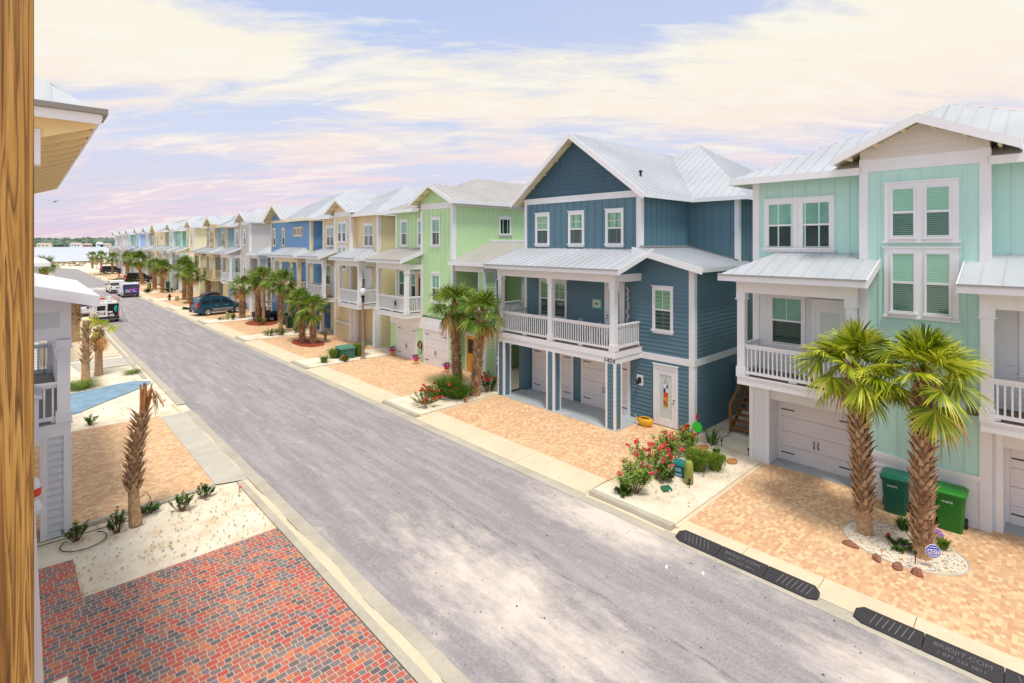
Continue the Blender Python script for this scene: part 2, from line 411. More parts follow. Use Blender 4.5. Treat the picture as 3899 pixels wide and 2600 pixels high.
def railing(F, s0, s1, z, parent, m=None, t0=-.03, h=1.05, name='railing', pitch=.13):
    b = MB(); m = m or white
    b.ob(F, s0, s1, t0-.03, t0+.09, z+h-.06, z+h); b.ob(F, s0, s1, t0, t0+.06, z+h-.14, z+h-.06)
    b.ob(F, s0, s1, t0-.005, t0+.065, z+.07, z+.16)
    n = max(2, round(abs(s1-s0)/pitch)); st = (s1-s0)/n
    for i in range(n): c = s0+(i+.5)*st; b.ob(F, c-.02, c+.02, t0+.01, t0+.05, z+.16, z+h-.14)
    k = max(1, round(abs(s1-s0)/1.6))
    for i in range(k+1):
        c = s0+(s1-s0)*i/k; b.ob(F, max(s0, c-.12), min(s1, c+.12), t0+.004, t0+.056, z, z+.08)
    return b.build(name, m, parent)
def column(x0, x1, y0, y1, z0, z1, parent, m=None, base=True, name='column'):
    b = MB(); b.box(x0, x1, y0, y1, z0, z1)
    if base:
        b.box(x0-.03, x1+.03, y0-.03, y1+.03, z0, z0+.28); b.box(x0-.025, x1+.025, y0-.025, y1+.025, z1-.2, z1); b.box(x0-.05, x1+.05, y0-.05, y1+.05, z1-.24, z1-.2)
    return b.build(name, m or white, parent)
def garage_door(F, s0, s1, z0, z1, parent, t=0., hinge='both'):
    b = MB(); n = 4; h = (z1-z0)/n
    for i in range(n):
        b.ob(F, s0, s1, t, t+.03, z0+i*h+.006, z0+(i+1)*h-.006)
        for j in range(3): b.ob(F, s0+.06, s1-.06, t+.03, t+.034, z0+i*h+.02+j*h/3, z0+i*h+.01+(j+1)*h/3-.014)
    g = b.build('garage_door', garagem, parent); hb = MB()
    for zz in (z0+h*.55, z1-h*.5):
        for (a, c) in ((s0+.02, s0+.45), (s1-.45, s1-.02)):
            hb.ob(F, a, c, t+.036, t+.048, zz-.018, zz+.018)
    hb.build('strap_hinge', black, g)
    mid = (s0+s1)/2
    for sg in (-1, 1):
        k = MB(); k.tube([F(mid+sg*.05, t+.04, z0+h*1.25), F(mid+sg*.075, t+.08, z0+h*1.32), F(mid+sg*.05, t+.08, z0+h*1.5), F(mid+sg*.075, t+.08, z0+h*1.7), F(mid+sg*.05, t+.04, z0+h*1.78)], .014, 6)
        k.build('handle', black, g)
    return g
def door(F, s0, s1, z0, z1, parent, t=0., m=None, gl=None, full=True, frame=None, handle_s=None, label=None):
    b = MB(); m = m or white; w = s1-s0
    g0, g1 = s0+w*.18, s1-w*.18; gz0, gz1 = (z0+.28, z1-.22) if full else (z0+(z1-z0)*.5, z1-.2)
    b.ob(F, s0, g0, t+.002, t+.045, z0, z1); b.ob(F, g1, s1, t+.002, t+.045, z0, z1); b.ob(F, g0, g1, t+.002, t+.044, z0, gz0); b.ob(F, g0, g1, t+.002, t+.044, gz1, z1)
    if not full: b.ob(F, g0+.05, g1-.05, t+.044, t+.052, z0+.2, gz0-.14)
    d = b.build('door', m, parent)
    if label: d['label'] = label
    f = MB(); c = .11
    f.ob(F, s0-c, s0, t+.001, t+.06, z0, z1); f.ob(F, s1, s1+c, t+.001, t+.06, z0, z1); f.ob(F, s0-c, s1+c, t+.001, t+.064, z1, z1+.16); f.ob(F, s0-c-.03, s1+c+.03, t+.001, t+.09, z1+.16, z1+.195)
    f.build('door_frame', frame or white, parent)
    p = MB(); p.ob(F, g0, g1, t+.004, t+.025, gz0, gz1); p.build('pane', gl or gl_fr, d)
    hs = handle_s if handle_s is not None else s0+.07
    k = MB(); k.tube([F(hs, t+.045, z0+1.0), F(hs, t+.09, z0+1.0), F(hs+.09, t+.09, z0+1.0)], .014, 6); k.ob(F, hs-.03, hs+.03, t+.045, t+.055, z0+1.1, z0+1.16); k.build('handle', black, d)
    return d
def wall_lamp(F, s, z, parent, m=None):
    b = MB(); b.ob(F, s-.08, s+.08, .02, .035, z-.12, z+.12); c = F(s, .17, z-.12)
    b.tube([F(s, .03, z+.05), F(s, .14, z+.1), F(s, .17, z+.05)], .012, 6)
    b.lathe(c, [(.02, .2), (.09, .15), (.085, .13), (.07, 0), (.05, -.03), (.01, -.05)], 8)
    return b.build('wall_lamp', m or black, parent)
def boards(parent, m, *specs, name='corner_board'):
    b = MB()
    for F, s0, s1, t0, t1, z0, z1 in specs: b.ob(F, s0, s1, t0, t1, z0, z1)
    return b.build(name, m, parent)
def core(mb, x0, x1, y0, y1, z0, z1, e=.03): mb.box(x0+e, x1-e, y0+e, y1-e, z0, z1)
def hiproof(roof, fas, x0, x1, y0, y1, z, peak, front_gap=None):
    (px, py, pz) = peak
    def zf(x): return z+(pz-z)*(x-x0)/(px-x0)
    if front_gap:
        g0, g1, xr, yr = front_gap; q = (xr, yr, zf(xr))
        roof_plane(roof, [(x0, y0, z), (x0, g0, z), q, peak]); roof_plane(roof, [(x0, g1, z), (x0, y1, z), peak, q])
        fascia(fas, (x0, y0, z), (x0, g0, z)); fascia(fas, (x0, g1, z), (x0, y1, z))
    else:
        roof_plane(roof, [(x0, y0, z), (x0, y1, z), peak]); fascia(fas, (x0, y0, z), (x0, y1, z))
    bx = max(px+2, x1-(px-x0)*.8); pb = (bx, py, pz)
    roof_plane(roof, [(x0, y0, z), (x1, y0, z), pb, peak]); roof_plane(roof, [(x0, y1, z), (x1, y1, z), pb, peak]); roof_plane(roof, [(x1, y0, z), (x1, y1, z), pb])
    fascia(fas, (x0, y0, z), (x1, y0, z)); fascia(fas, (x0, y1, z), (x1, y1, z)); fascia(fas, (x1, y0, z), (x1, y1, z))
def gable_rafters(par, x0, x1, y0, y1, ya, z, za, n=4):
    for i in range(n):
        f = (i+.5)/n
        for ye in (y0, y1):
            y = ye+(ya-ye)*f; zz = z+(za-z)*f-.16; mb = MB(); mb.box(x0+.03, x1, y-.03, y+.03, zz-.07, zz+.05); mb.build('rafter_tail', soffit, par)
def porch(parent, c0, c1, xf, xw, cm, trim, zslab=3.2, hip=0, closed=0, roofmat_=None, open_side=0, cols=None, eave_y=None, batt=None):
    """cantilevered second floor porch between y=c0..c1 (c0<c1): slab, columns, railing, beam, shed roof. open_side -1: free end at c0, +1: free end at c1"""
    s = MB(); s.box(xf, xw, c0, c1, zslab-.3, zslab-.02); s.box(xf-.03, xw, c0-.03, c1+.03, zslab-.05, zslab-.045+.04); s.build('balcony', trim, parent)
    d = MB(); d.box(xf+.03, xw, c0+.02, c1-.02, zslab-.009, zslab+.012); d.build('deck', deck, parent)
    w = .24; zt = 5.98
    ys = cols or [c0, c1-w]
    for y in ys: column(xf, xf+w, y, y+w, zslab, zt, parent, trim)
    bm = MB(); bm.box(xf-.02, xf+w+.02, c0-.02, c1+.02, zt, zt+.32); bm.box(xf-.04, xf+w+.04, c0-.04, c1+.04, zt+.32, zt+.36)
    for y in ((c0, c0+w) if open_side <= 0 else (c1-w, c1),): bm.box(xf+w+.02, xw, y[0]-.02, y[1]+.02, zt+.001, zt+.319)
    bm.build('porch_beam', trim, parent)
    bt = MB(); batten(bt, FX(xf+.06), [(c0+.1, zt+.36), (c1-.1, zt+.36), (c1-.1, zt+.56), (c0+.1, zt+.56)]); bt.face([(xf+.06, c0+.1, zt+.36), (xw, c0+.1, zt+.36), (xw, c0+.1, 6.9), (xf+.06, c0+.1, zt+.5)]); bt.build('porch_frieze', batt or cm, parent)
    for a, b in zip(ys[:-1], ys[1:]): railing(FX(xf+.1), a+w, b, zslab, parent, trim)
    if open_side <= 0: railing(FY(c0+.12), xf+w, xw, zslab, parent, trim)
    if open_side >= 0 and open_side != -1: railing(FY(c1-.1), xf+w, xw, zslab, parent, trim)
    e0, e1 = eave_y or (c0-.4, c1+.4); xe = xf-.55; ze = 6.58; zw = 7.32
    r = MB(); f = MB(); hy = 1.2
    if hip == 1:    # hipped at the high-y end
        roof_plane(r, [(xe, e0, ze), (xe, e1, ze), (xw, e1-hy, zw), (xw, e0, zw)]); roof_plane(r, [(xe, e1, ze), (xw, e1, ze), (xw, e1-hy, zw)])
        fascia(f, (xe, e0, ze), (xe, e1, ze)); fascia(f, (xe, e1, ze), (xw, e1, ze)); fascia(f, (xe, e0, ze), (xw, e0, zw), .22)
    elif hip == -1:
        roof_plane(r, [(xe, e0, ze), (xe, e1, ze), (xw, e1, zw), (xw, e0+hy, zw)]); roof_plane(r, [(xe, e0, ze), (xw, e0, ze), (xw, e0+hy, zw)])
        fascia(f, (xe, e0, ze), (xe, e1, ze)); fascia(f, (xe, e0, ze), (xw, e0, ze)); fascia(f, (xe, e1, ze), (xw, e1, zw), .22)
    else:
        roof_plane(r, [(xe, e0, ze), (xe, e1, ze), (xw, e1, zw), (xw, e0, zw)])
        fascia(f, (xe, e0, ze), (xe, e1, ze)); fascia(f, (xe, e0, ze), (xw, e0, zw), .22); fascia(f, (xe, e1, ze), (xw, e1, zw), .22)
    ro = r.build('porch_roof', [roofmat_ or roofm, soffit], parent); f.build('fascia', white, ro)
    g = MB(); g.beam((xe-.04, e0, ze-.0), (xe-.04, e1, ze-.0), .05, .05); g.build('gutter', mat('gutter_grey', S(150, 150, 150), .5, 0), ro)

# type A: central gabled bay between two porches
def house_A(c, cm, wm, name, label, trim=None, baytrim=None, baymat=None, style='carport', groundm=None, upm=None, low=False, roofm_=None, porchwall=None, tall4=False):
    trim = trim or white; baymat = baymat or cm; groundm = groundm or cm; rm = roofm_ or roofm; porchwall = porchwall or cm
    h = thing(name, label, 'house', (18.5, c, 0))
    y0, y1 = c-4.8, c+4.8; b = 1.45
    w = MB()
    core(w, 19, 32, y0, y1, 2.9, 9.85); core(w, 19.6, 32, y0, y1, 0, 2.95, .05)
    for a, e in ((y0, c-b), (c+b, y1)):
        batten(w, FX(19), [(a, 6.9), (e, 6.9), (e, 9.8), (a, 9.8)])
    batten(w, FY(y0), [(19, 6.2), (32, 6.2), (32, 9.8), (19, 9.8)]); lap(w, FY(y0), [(19, 0), (32, 0), (32, 6.2), (19, 6.2)])
    wo = w.build('wall', cm, h)
    for a, e in ((y0, c-b), (c+b, y1)): pw = MB(); lap(pw, FX(19.0), [(a, 3.2), (e, 3.2), (e, 6.9), (a, 6.9)]); pw.build('porch_wall', porchwall, h)
    # bay
    bw = MB(); core(bw, 18.5, 19.6, c-b, c+b, 0, 10.15, .02)
    if style == 'garage':
        lap(bw, FX(18.5), [(c-b, 0), (c+b, 0), (c+b, 1.3), (c-b, 1.3)])
        lb = bw.build('lower_bay_wall', groundm, h); bw = MB(); batten(bw, FX(18.5), [(c-b, 1.3), (c+b, 1.3), (c+b, 9.8), (c-b, 9.8)], .48)
    else:
        lap(bw, FX(18.5), [(c-b, 0), (c+b, 0), (c+b, 1.6), (c-b, 1.6)]); batten(bw, FX(18.5), [(c-b, 1.6), (c+b, 1.6), (c+b, 9.8), (c-b, 9.8)])
    for yy in (c-b, c+b): bw.box(18.5, 19.0, yy-.012, yy+.012, 0, 10.1)
    bw.build('bay_wall', baymat, h)
    gb = MB(); gb.prism([(18.52, c-b, 10.1), (18.52, c+b, 10.1), (18.52, c+b, 10.36), (18.52, c, 11.05), (18.52, c-b, 10.36)], (.6, 0, 0)); lap(gb, FX(18.5), [(c-b, 10.1), (c+b, 10.1), (c+b, 10.36), (c, 11.05), (c-b, 10.36)]); gb.build('gable', (mat('gable_putty', S(222, 218, 214, .95), .5, .01) if style == 'garage' else cm), h)
    F = FX(18.5)
    boards(h, trim, (F, c-b-.02, c-b+.2, 0, .035, 0, 10.15), (F, c+b-.2, c+b+.02, 0, .035, 0, 10.15), (F, c-b+.2, c+b-.2, 0, .033, 9.76, 10.12),
           (F, c-b+.2, c+b-.2, 0, .05, 1.28, 1.42), (F, c-.95, c+.95, 0, .06, 3.14, 3.28), (FY(c-b), 18.48, 18.66, 0, .035, 0, 10.1), name='corner_board')
    boards(h, trim, (FX(19), y0-.02, y0+.2, 0, .035, 3.2 if style != 'x' else 0, 9.8), (FX(19), y1-.2, y1+.02, 0, .035, 3.2, 9.8), (FY(y0), 18.97, 19.2, 0, .035, 0, 9.8), name='corner_board')
    for (z0, z1) in ((7.82, 9.2), (5.65, 7.33)) if not low else ((7.9, 9.2), (5.9, 7.2)):
        f = MB(); f.ob(F, c-.84, c+.84, .001, .04, z0-.14, z1+.16); f.ob(F, c-.88, c+.88, 0, .08, z1+.16, z1+.2); f.ob(F, c-.88, c+.88, 0, .09, z0-.19, z0-.14)
        fo = f.build('window_surround', trim, h)
        for a in (c-.65, c+.13):
            window(F, a, a+.52, z0, z1, h, t=.041, up=gl_aq if style == 'garage' else gl_tu, lo=gl_al if style == 'garage' else gl_td, case=.03, head=.03, muntin=0 if style == 'garage' else 1, cap=False, frame=trim)
    # wings' upper windows (pairs)
    for sg in (-1, 1):
        m = c+sg*3.35
        for a in (m-.95, m+.14) if style == 'garage' else (m-.62, m+.05):
            ww = .8 if style == 'garage' else .55
            window(FX(19), a, a+ww, 7.5, 8.98, h, up=gl_tu, lo=gl_td, muntin=0 if style == 'garage' else 1, frame=trim, case=.143 if style == 'garage' else .074, cap=False)
        a_ = m-1.12 if style == 'garage' else m-.72; e_ = m+1.11 if style == 'garage' else m+.7
        boards(h, trim, (FX(19), a_, e_, 0, .085, 9.13, 9.17), name='window_head'); boards(h, trim, (FX(19), a_, e_, 0, .1, 7.42, 7.48), name='window_sill')
        a = c+3.35 if sg > 0 else c-4.3
        window(FX(19.0), (c+3.22) if sg > 0 else (c-2.9), (c+4.16) if sg > 0 else (c-2.1), 4.2, 5.75, h, t=.02, up=gl_tu, lo=gl_lo, muntin=1, frame=trim)
        door(FX(19.0), (c+1.95) if sg > 0 else (c-3.9), (c+2.8) if sg > 0 else (c-3.05), 3.22, 5.6, h, t=.02, frame=trim, handle_s=(c+2.73) if sg > 0 else (c-3.83))
    porch(h, c+b-.1, y1-.05, 17.5, 19, cm, trim, hip=1, open_side=1, roofmat_=rm, batt=cm)
    porch(h, y0+.05, c-b+.1, 17.5, 19, cm, trim, hip=-1, open_side=-1, roofmat_=rm, batt=cm)
    # ground floor
    if style == 'garage':
        for (a, e) in ((c+b, y1), (y0, c-b)):
            g = MB(); n0, n1 = (a+.25, e-.65) if a > c else (a+.65, e-.25)
            lap(g, FX(18.7), [(a, 0), (n0, 0), (n0, 2.9), (a, 2.9)]); lap(g, FX(18.7), [(n1, 0), (e, 0), (e, 2.9), (n1, 2.9)])
            g.box(18.72, 19.7, a, n0-.0, 0, 2.9); g.box(18.72, 19.7, n1, e, 0, 2.9)
            g.box(18.8, 19.55, n0, n1, 2.25, 2.9)
            g.build('garage_front', groundm, h)
            boards(h, trim, (FX(18.7), n0-.14, n0, 0, .04, 0, 2.9), (FX(18.7), n1, n1+.14, 0, .04, 0, 2.9), (FX(18.7), e-.12, e+.02, 0, .04, 0, 2.9) if a > c else (FX(18.7), a-.02, a+.12, 0, .04, 0, 2.9), (FX(19.54), n0, n1, 0, .05, 2.06, 2.26), (FX(19.54), n0, n0+.1, 0, .05, 0, 2.06), (FX(19.54), n1-.1, n1, 0, .05, 0, 2.06), (FY(y0), 18.7, 18.85, 0, .04, 0, 2.9), name='corner_board')
            garage_door(FX(19.5), n0+.1, n1-.1, .02, 2.06, h, t=.0)
        s = MB(); s.box(18.76, 19.6, y0+.6, y1-.6, 0, .03); s.build('threshold', slabmat, h)
    else:
        for yy in (y0, y1-.28, c-b-.0-.28, c+b): g = MB(); g.box(18.7, 18.98, yy, yy+.28, 0, 2.9); g.build('post', trim, h)
        g = MB(); lap(g, FX(21.5), [(y0, 0), (y1, 0), (y1, 2.9), (y0, 2.9)]); g.face([(19, y0, 2.88), (21.6, y0, 2.88), (21.6, y1, 2.88), (19, y1, 2.88)]); g.build('carport_wall', cm, h)
        for a in (y0+.6, c+b+.3): garage_door(FX(21.45), a, a+2.4, 0, 2.1, h)
        s = MB(); s.box(18.8, 21.5, y0, y1, 0, .03); s.build('carport_floor', slabmat, h)
    r = MB(); f = MB()
    hiproof(r, f, 18.4, 32.6, y0-.6, y1+.6, 9.88, (24.2, c, 12.6), (c-b, c+b, 21.1, c))
    x1 = 21.15
    for sg in (-1, 1): roof_plane(r, [(17.9, c, 11.17), (17.9, c+sg*2.05, 10.18), (19.05, c+sg*2.05, 10.18), (x1, c, 11.17)], .1)
    ro = r.build('roof', [rm, soffit], h)
    for sg in (-1, 1): fascia(f, (17.88, c, 11.17), (17.88, c+sg*2.08, 10.17), .22); fascia(f, (17.9, c+sg*2.05, 10.18), (19.0, c+sg*2.05, 10.18), .18)
    f.build('fascia', trim, ro); gable_rafters(ro, 17.9, 18.5, c-2, c+2, c, 10.18, 11.17, 3)
    return h

# type C: wide gabled bay with a long side wall and a stair porch to its right
def house_C(c, cm, name, label, trim=None, near=False, rm=None, doorm=None):
    trim = trim or white; rm = rm or roofg
    h = thing(name, label, 'house', (18.6, c, 0)); b = 1.7; ya, yb, yc = c-b, c+b, c+5.45
    w = MB(); core(w, 18.7, 33, ya, yb, 0, 10.1); core(w, 19, 33, yb, yc, 0, 9.85); core(w, 23, 33, ya-2.7, ya, 0, 6.3)
    batten(w, FX(18.6), [(ya, 3.1), (yb, 3.1), (yb, 9.8), (ya, 9.8)]); batten(w, FX(19), [(yb, 6.9), (yc, 6.9), (yc, 9.8), (yb, 9.8)])
    batten(w, FY(ya), [(18.6, 6.6), (33, 6.6), (33, 10.1), (18.6, 10.1)]); lap(w, FY(ya), [(18.6, 0), (33, 0), (33, 6.6), (18.6, 6.6)])
    w.box(18.6, 19.1, yb-.012, yb, 0, 10.1)
    w.prism([(18.62, ya, 10.1), (18.62, yb, 10.1), (18.62, yb, 10.3), (18.62, c, 11.15), (18.62, ya, 10.3)], (.6, 0, 0)); lap(w, FX(18.6), [(ya, 10.1), (yb, 10.1), (yb, 10.3), (c, 11.15), (ya, 10.3)])
    batten(w, FX(19.0), [(yb, 3.2), (yc, 3.2), (yc, 6.9), (yb, 6.9)])
    lap(w, FX(23), [(ya-2.7, 0), (ya, 0), (ya, 6.6), (ya-2.7, 6.6)]); lap(w, FY(ya-2.7), [(23, 0), (33, 0), (33, 6.6), (23, 6.6)])
    lap(w, FX(19.4), [(ya-1.5, 0), (ya, 0), (ya, 2.9), (ya-1.5, 2.9)]); w.box(19.42, 23, ya-1.5, ya-1.45, 0, 2.9)
    w.build('wall', cm, h)
    F = FX(18.6); Y = FY(ya)
    boards(h, trim, (F, ya-.02, ya+.22, 0, .035, 0, 10.15), (F, yb-.22, yb+.02, 0, .035, 3, 10.15), (F, ya+.22, yb-.22, 0, .033, 9.76, 10.12), (Y, 18.58, 18.8, 0, .035, 0, 10.1), (FX(19), yc-.2, yc+.02, 0, .035, 0, 9.8), (Y, 18.8, 33, 0, .03, 9.86, 10.08))
    window(F, c-.3, c+.42, 7.55, 9.1, h, up=gl_tu, lo=gl_td, muntin=1, frame=trim); window(F, c-.3, c+.42, 4.1, 5.65, h, up=gl_tu, lo=gl_td, muntin=1, frame=trim)
    window(FX(19), c+4.0, c+4.7, 7.55, 9.1, h, muntin=1, frame=trim); window(FX(19), c+2.05, c+2.6, 7.55, 9.1, h, muntin=1, frame=trim)
    window(FX(19.0), c+3.9, c+4.9, 4.1, 5.75, h, t=.023, up=mat('green_shade', S(60, 130, 80), .3, .05), lo=mat('dark_shade', S(34, 84, 50), .3, .05), frame=trim)
    window(FX(19.0), c+2.9, c+3.4, 4.1, 5.6, h, t=.023, frame=trim); door(FX(19.0), c+1.95, c+2.6, 3.22, 5.6, h, t=.023, m=doorm or white, gl=gl_td, frame=trim)
    window(Y, 22.35, 23.2, 8.25, 9.2, h, t=.0, up=gl_td, lo=gl_td, double=False, muntin=False, frame=trim); window(Y, 24.9, 25.7, 8.25, 9.2, h, up=gl_td, lo=gl_td, double=False, frame=trim)
    window(Y, 20.6, 21.2, 4.3, 5.5, h, t=.02, frame=trim)
    # ground: two garage doors with a lap pier between
    g = MB(); pf = 18.75; op = [(ya+.55, ya+2.95), (yb+.55, yb+2.8)]; cuts = [ya, op[0][0], op[0][1], op[1][0], op[1][1], yc]
    for i in (0, 2, 4): g = MB(); lap(g, FX(pf-.15), [(cuts[i], 0), (cuts[i+1], 0), (cuts[i+1], 2.45), (cuts[i], 2.45)]); g.build('ground_wall', cm, h)
    lin_ = MB(); lin_.ob(FX(18.6), ya, yc, 0, .05, 2.2, 2.62); lin_.ob(FX(18.6), ya, yc, 0, .03, 2.62, 2.95)
    for a, e in op: lin_.ob(FX(18.6), a-.14, a, 0, .045, 0, 2.2); lin_.ob(FX(18.6), e, e+.14, 0, .045, 0, 2.2)
    lin_.build('garage_trim', trim, h)
    for a, e in op: garage_door(FX(18.62), a, e, .02, 2.2, h)
    porch(h, yb-.05, yc-.1, 17.45, 19, cm, trim, open_side=-1, eave_y=(yb-.3, yc+.35), roofmat_=rm, batt=cm)
    # right stair porch
    door(FX(19.4), ya-1.15, ya-.35, .05, 2.15, h, t=.02, m=doorm or white, gl=black, full=False, frame=trim, label='golden yellow ground floor door' if near else None)
    pb = MB(); px, py = 18.75, ya-2.75
    lap(pb, FX(px), [(py, 0), (py+.55, 0), (py+.55, 6.0), (py, 6.0)]); lap(pb, FY(py), [(px, 0), (px+.8, 0), (px+.8, 6.0), (px, 6.0)]); pb.box(px+.02, px+.78, py+.02, py+.53, 0, 6)
    lap(pb, FY(py), [(21.6, 0), (23, 0), (23, 6), (21.6, 6)])
    pb.build('stair_pier', cm, h)
    boards(h, trim, (FX(px), py-.02, py+.1, 0, .035, 0, 6), (FY(py), px-.02, px+.1, 0, .035, 0, 6), (FY(py), px+.7, px+.82, 0, .035, 0, 6), (FX(px), py+.47, py+.57, 0, .035, 0, 6), (FX(px-.03), py, ya-.05, 0, .06, 6.0, 6.4), (FY(py-.02), px, 23, 0, .06, 6.0, 6.4), (FY(py), 21.6, 21.75, 0, .03, 0, 6), name='porch_trim')
    fl = MB(); fl.box(px+.02, 23, py+.05, ya-.03, 2.95, 3.2); fl.build('porch_floor', trim, h); railing(FY(py+.1), px+.8, 21.6, 3.2, h, trim)
    st = MB()
    for i in range(12): st.box(19.2+i*.28, 19.5+i*.28, ya-2.6, ya-1.6, .24*i+.2, .24*i+.24)
    st.build('stair', white, h)
    sr = MB(); e = (18.3, ya-3.15)
    roof_plane(sr, [(18.25, ya, 6.55), (18.25, ya-3.15, 6.55), (21.5, ya, 7.72)]); roof_plane(sr, [(18.25, ya-3.15, 6.55), (33, ya-3.15, 6.55), (33, ya, 7.72), (21.5, ya, 7.72)])
    so = sr.build('stair_roof', [rm, soffit], h); sf = MB(); fascia(sf, (18.25, ya, 6.55), (18.25, ya-3.15, 6.55)); fascia(sf, (18.25, ya-3.15, 6.55), (33, ya-3.15, 6.55)); sf.build('fascia', trim, so)
    fl2 = MB(); fl2.ob(Y, 21.5, 33, 0, .05, 7.72, 7.85); fl2.build('flashing', trim, so)
    # roof
    r = MB(); f = MB(); k = .4955; yl = c-2.2; z = 10.18; yr = c+1.85; zr = z+k*(yr-yl); ux = 18.4+(11.27-9.88)/.47; px_ = 18.4+(zr-9.88)/.47
    roof_plane(r, [(18, yl, z), (33.5, yl, z), (33.5, c, z+k*2.2), (18, c, z+k*2.2)]); roof_plane(r, [(ux, c, z+k*2.2), (33.5, c, z+k*2.2), (33.5, yr, zr), (px_, yr, zr)])
    roof_plane(r, [(18, c, z+k*2.2), (18, c+2.2, z), (19.04, c+2.2, z), (ux, c, z+k*2.2)])
    roof_plane(r, [(18.4, yb, 9.88), (18.4, yc+.55, 9.88), (px_, yr, zr), (ux, c, 9.88+.47*(ux-18.4))]); roof_plane(r, [(18.4, yc+.55, 9.88), (33.5, yc+.55, 9.88), (33.5, yr, zr), (px_, yr, zr)])
    ro = r.build('roof', [rm, soffit], h)
    fascia(f, (17.98, yl-.03, z), (17.98, c, z+k*2.2), .22); fascia(f, (17.98, c, z+k*2.2), (17.98, c+2.23, z), .22); fascia(f, (18, yl, z), (33.5, yl, z)); fascia(f, (18.4, yb, 9.88), (18.4, yc+.55, 9.88)); fascia(f, (18.4, yc+.55, 9.88), (33.5, yc+.55, 9.88))
    f.build('fascia', trim, ro); gable_rafters(ro, 18, 18.6, c-2.2, c+2.2, c, z, z+k*2.2, 3)
    return h

# type D: flat front with a gable over its far half
def house_D(c, cm, name, label, trim=None, rm=None):
    trim = trim or cream; rm = rm or roofm
    h = thing(name, label, 'house', (18.6, c, 0)); y0, y1 = c-5, c+5
    w = MB(); core(w, 18.7, 32, y0, y1, 2.9, 9.85); core(w, 19.6, 32, y0, y1, 0, 2.9)
    lap(w, FX(18.6), [(y0, 3.1), (y1, 3.1), (y1, 9.7), (y0, 9.7)]); lap(w, FY(y0), [(18.6, 0), (32, 0), (32, 9.8), (18.6, 9.8)]); batten(w, FX(18.6), [(c+.6, 0), (y1, 0), (y1, 3.1), (c+.6, 3.1)])
    w.prism([(18.62, c+.2, 9.75), (18.62, c+5, 9.75), (18.62, c+5, 9.98), (18.62, c+2.6, 11.32), (18.62, c+.2, 9.98)], (1, 0, 0)); lap(w, FX(18.6), [(c+.2, 9.9), (c+5, 9.9), (c+5, 9.98), (c+2.6, 11.32), (c+.2, 9.98)])
    w.build('wall', cm, h); F = FX(18.6)
    boards(h, trim, (F, y0-.02, y0+.2, 0, .045, 0, 9.8), (F, y1-.2, y1+.02, 0, .045, 0, 9.8), (FY(y0), 18.58, 18.8, 0, .04, 0, 9.8), (F, c+.2, y1, 0, .05, 9.7, 9.95), (F, c-.5, y1-.2, 0, .04, 2.9, 3.1))
    window(F, c+3.7, c+4.3, 7.5, 9.0, h, t=.02, frame=trim); window(F, c+1.2, c+1.75, 7.5, 9.0, h, t=.02, frame=trim)
    for i in range(3): window(F, c-3.2+i*.72, c-2.75+i*.72, 8.45, 9.05, h, t=.02, frame=trim, double=False, up=gl_td, case=.08, head=.08)
    window(F, c+3.7, c+4.3, 4.2, 5.7, h, t=.02, frame=trim); window(F, c+1.9, c+2.5, 4.2, 5.7, h, t=.02, frame=trim); window(F, c-.9, c-.2, 4.2, 5.7, h, t=.02, frame=trim); door(F, c-3.0, c-2.2, 3.2, 5.5, h, t=.02, frame=trim, m=trim, gl=gl_td)
    porch(h, y0+.1, c+.9, 17.5, 18.6, cm, trim, hip=-1, open_side=-1, roofmat_=rm)
    for a in (y0+.5, c-1.9): garage_door(FX(19.55), a, a+2.2, 0, 2.1, h)
    for yy in (y0, c-2.35, c+.4): g = MB(); g.box(18.6, 18.9, yy, yy+.28, 0, 2.9); g.build('post', trim, h)
    r = MB(); f = MB(); hiproof(r, f, 18.0, 32.6, y0-.6, y1+.6, 9.85, (24.2, c, 13.0), (c+.2, y1, 21.1, c+2.6))
    x1 = 18+(11.45-9.85)/.508
    for ye in (c-.1, c+5.3): roof_plane(r, [(17.85, c+2.6, 11.45), (17.85, ye, 9.95), (18.2, ye, 9.95), (x1, c+2.6, 11.45)])
    ro = r.build('roof', [rm, soffit], h)
    for ye in (c-.1, c+5.3): fascia(f, (17.83, c+2.6, 11.45), (17.83, ye, 9.93), .22)
    f.build('fascia', trim, ro); gable_rafters(ro, 17.85, 18.6, c, c+5.2, c+2.6, 9.95, 11.45, 4)
    return h
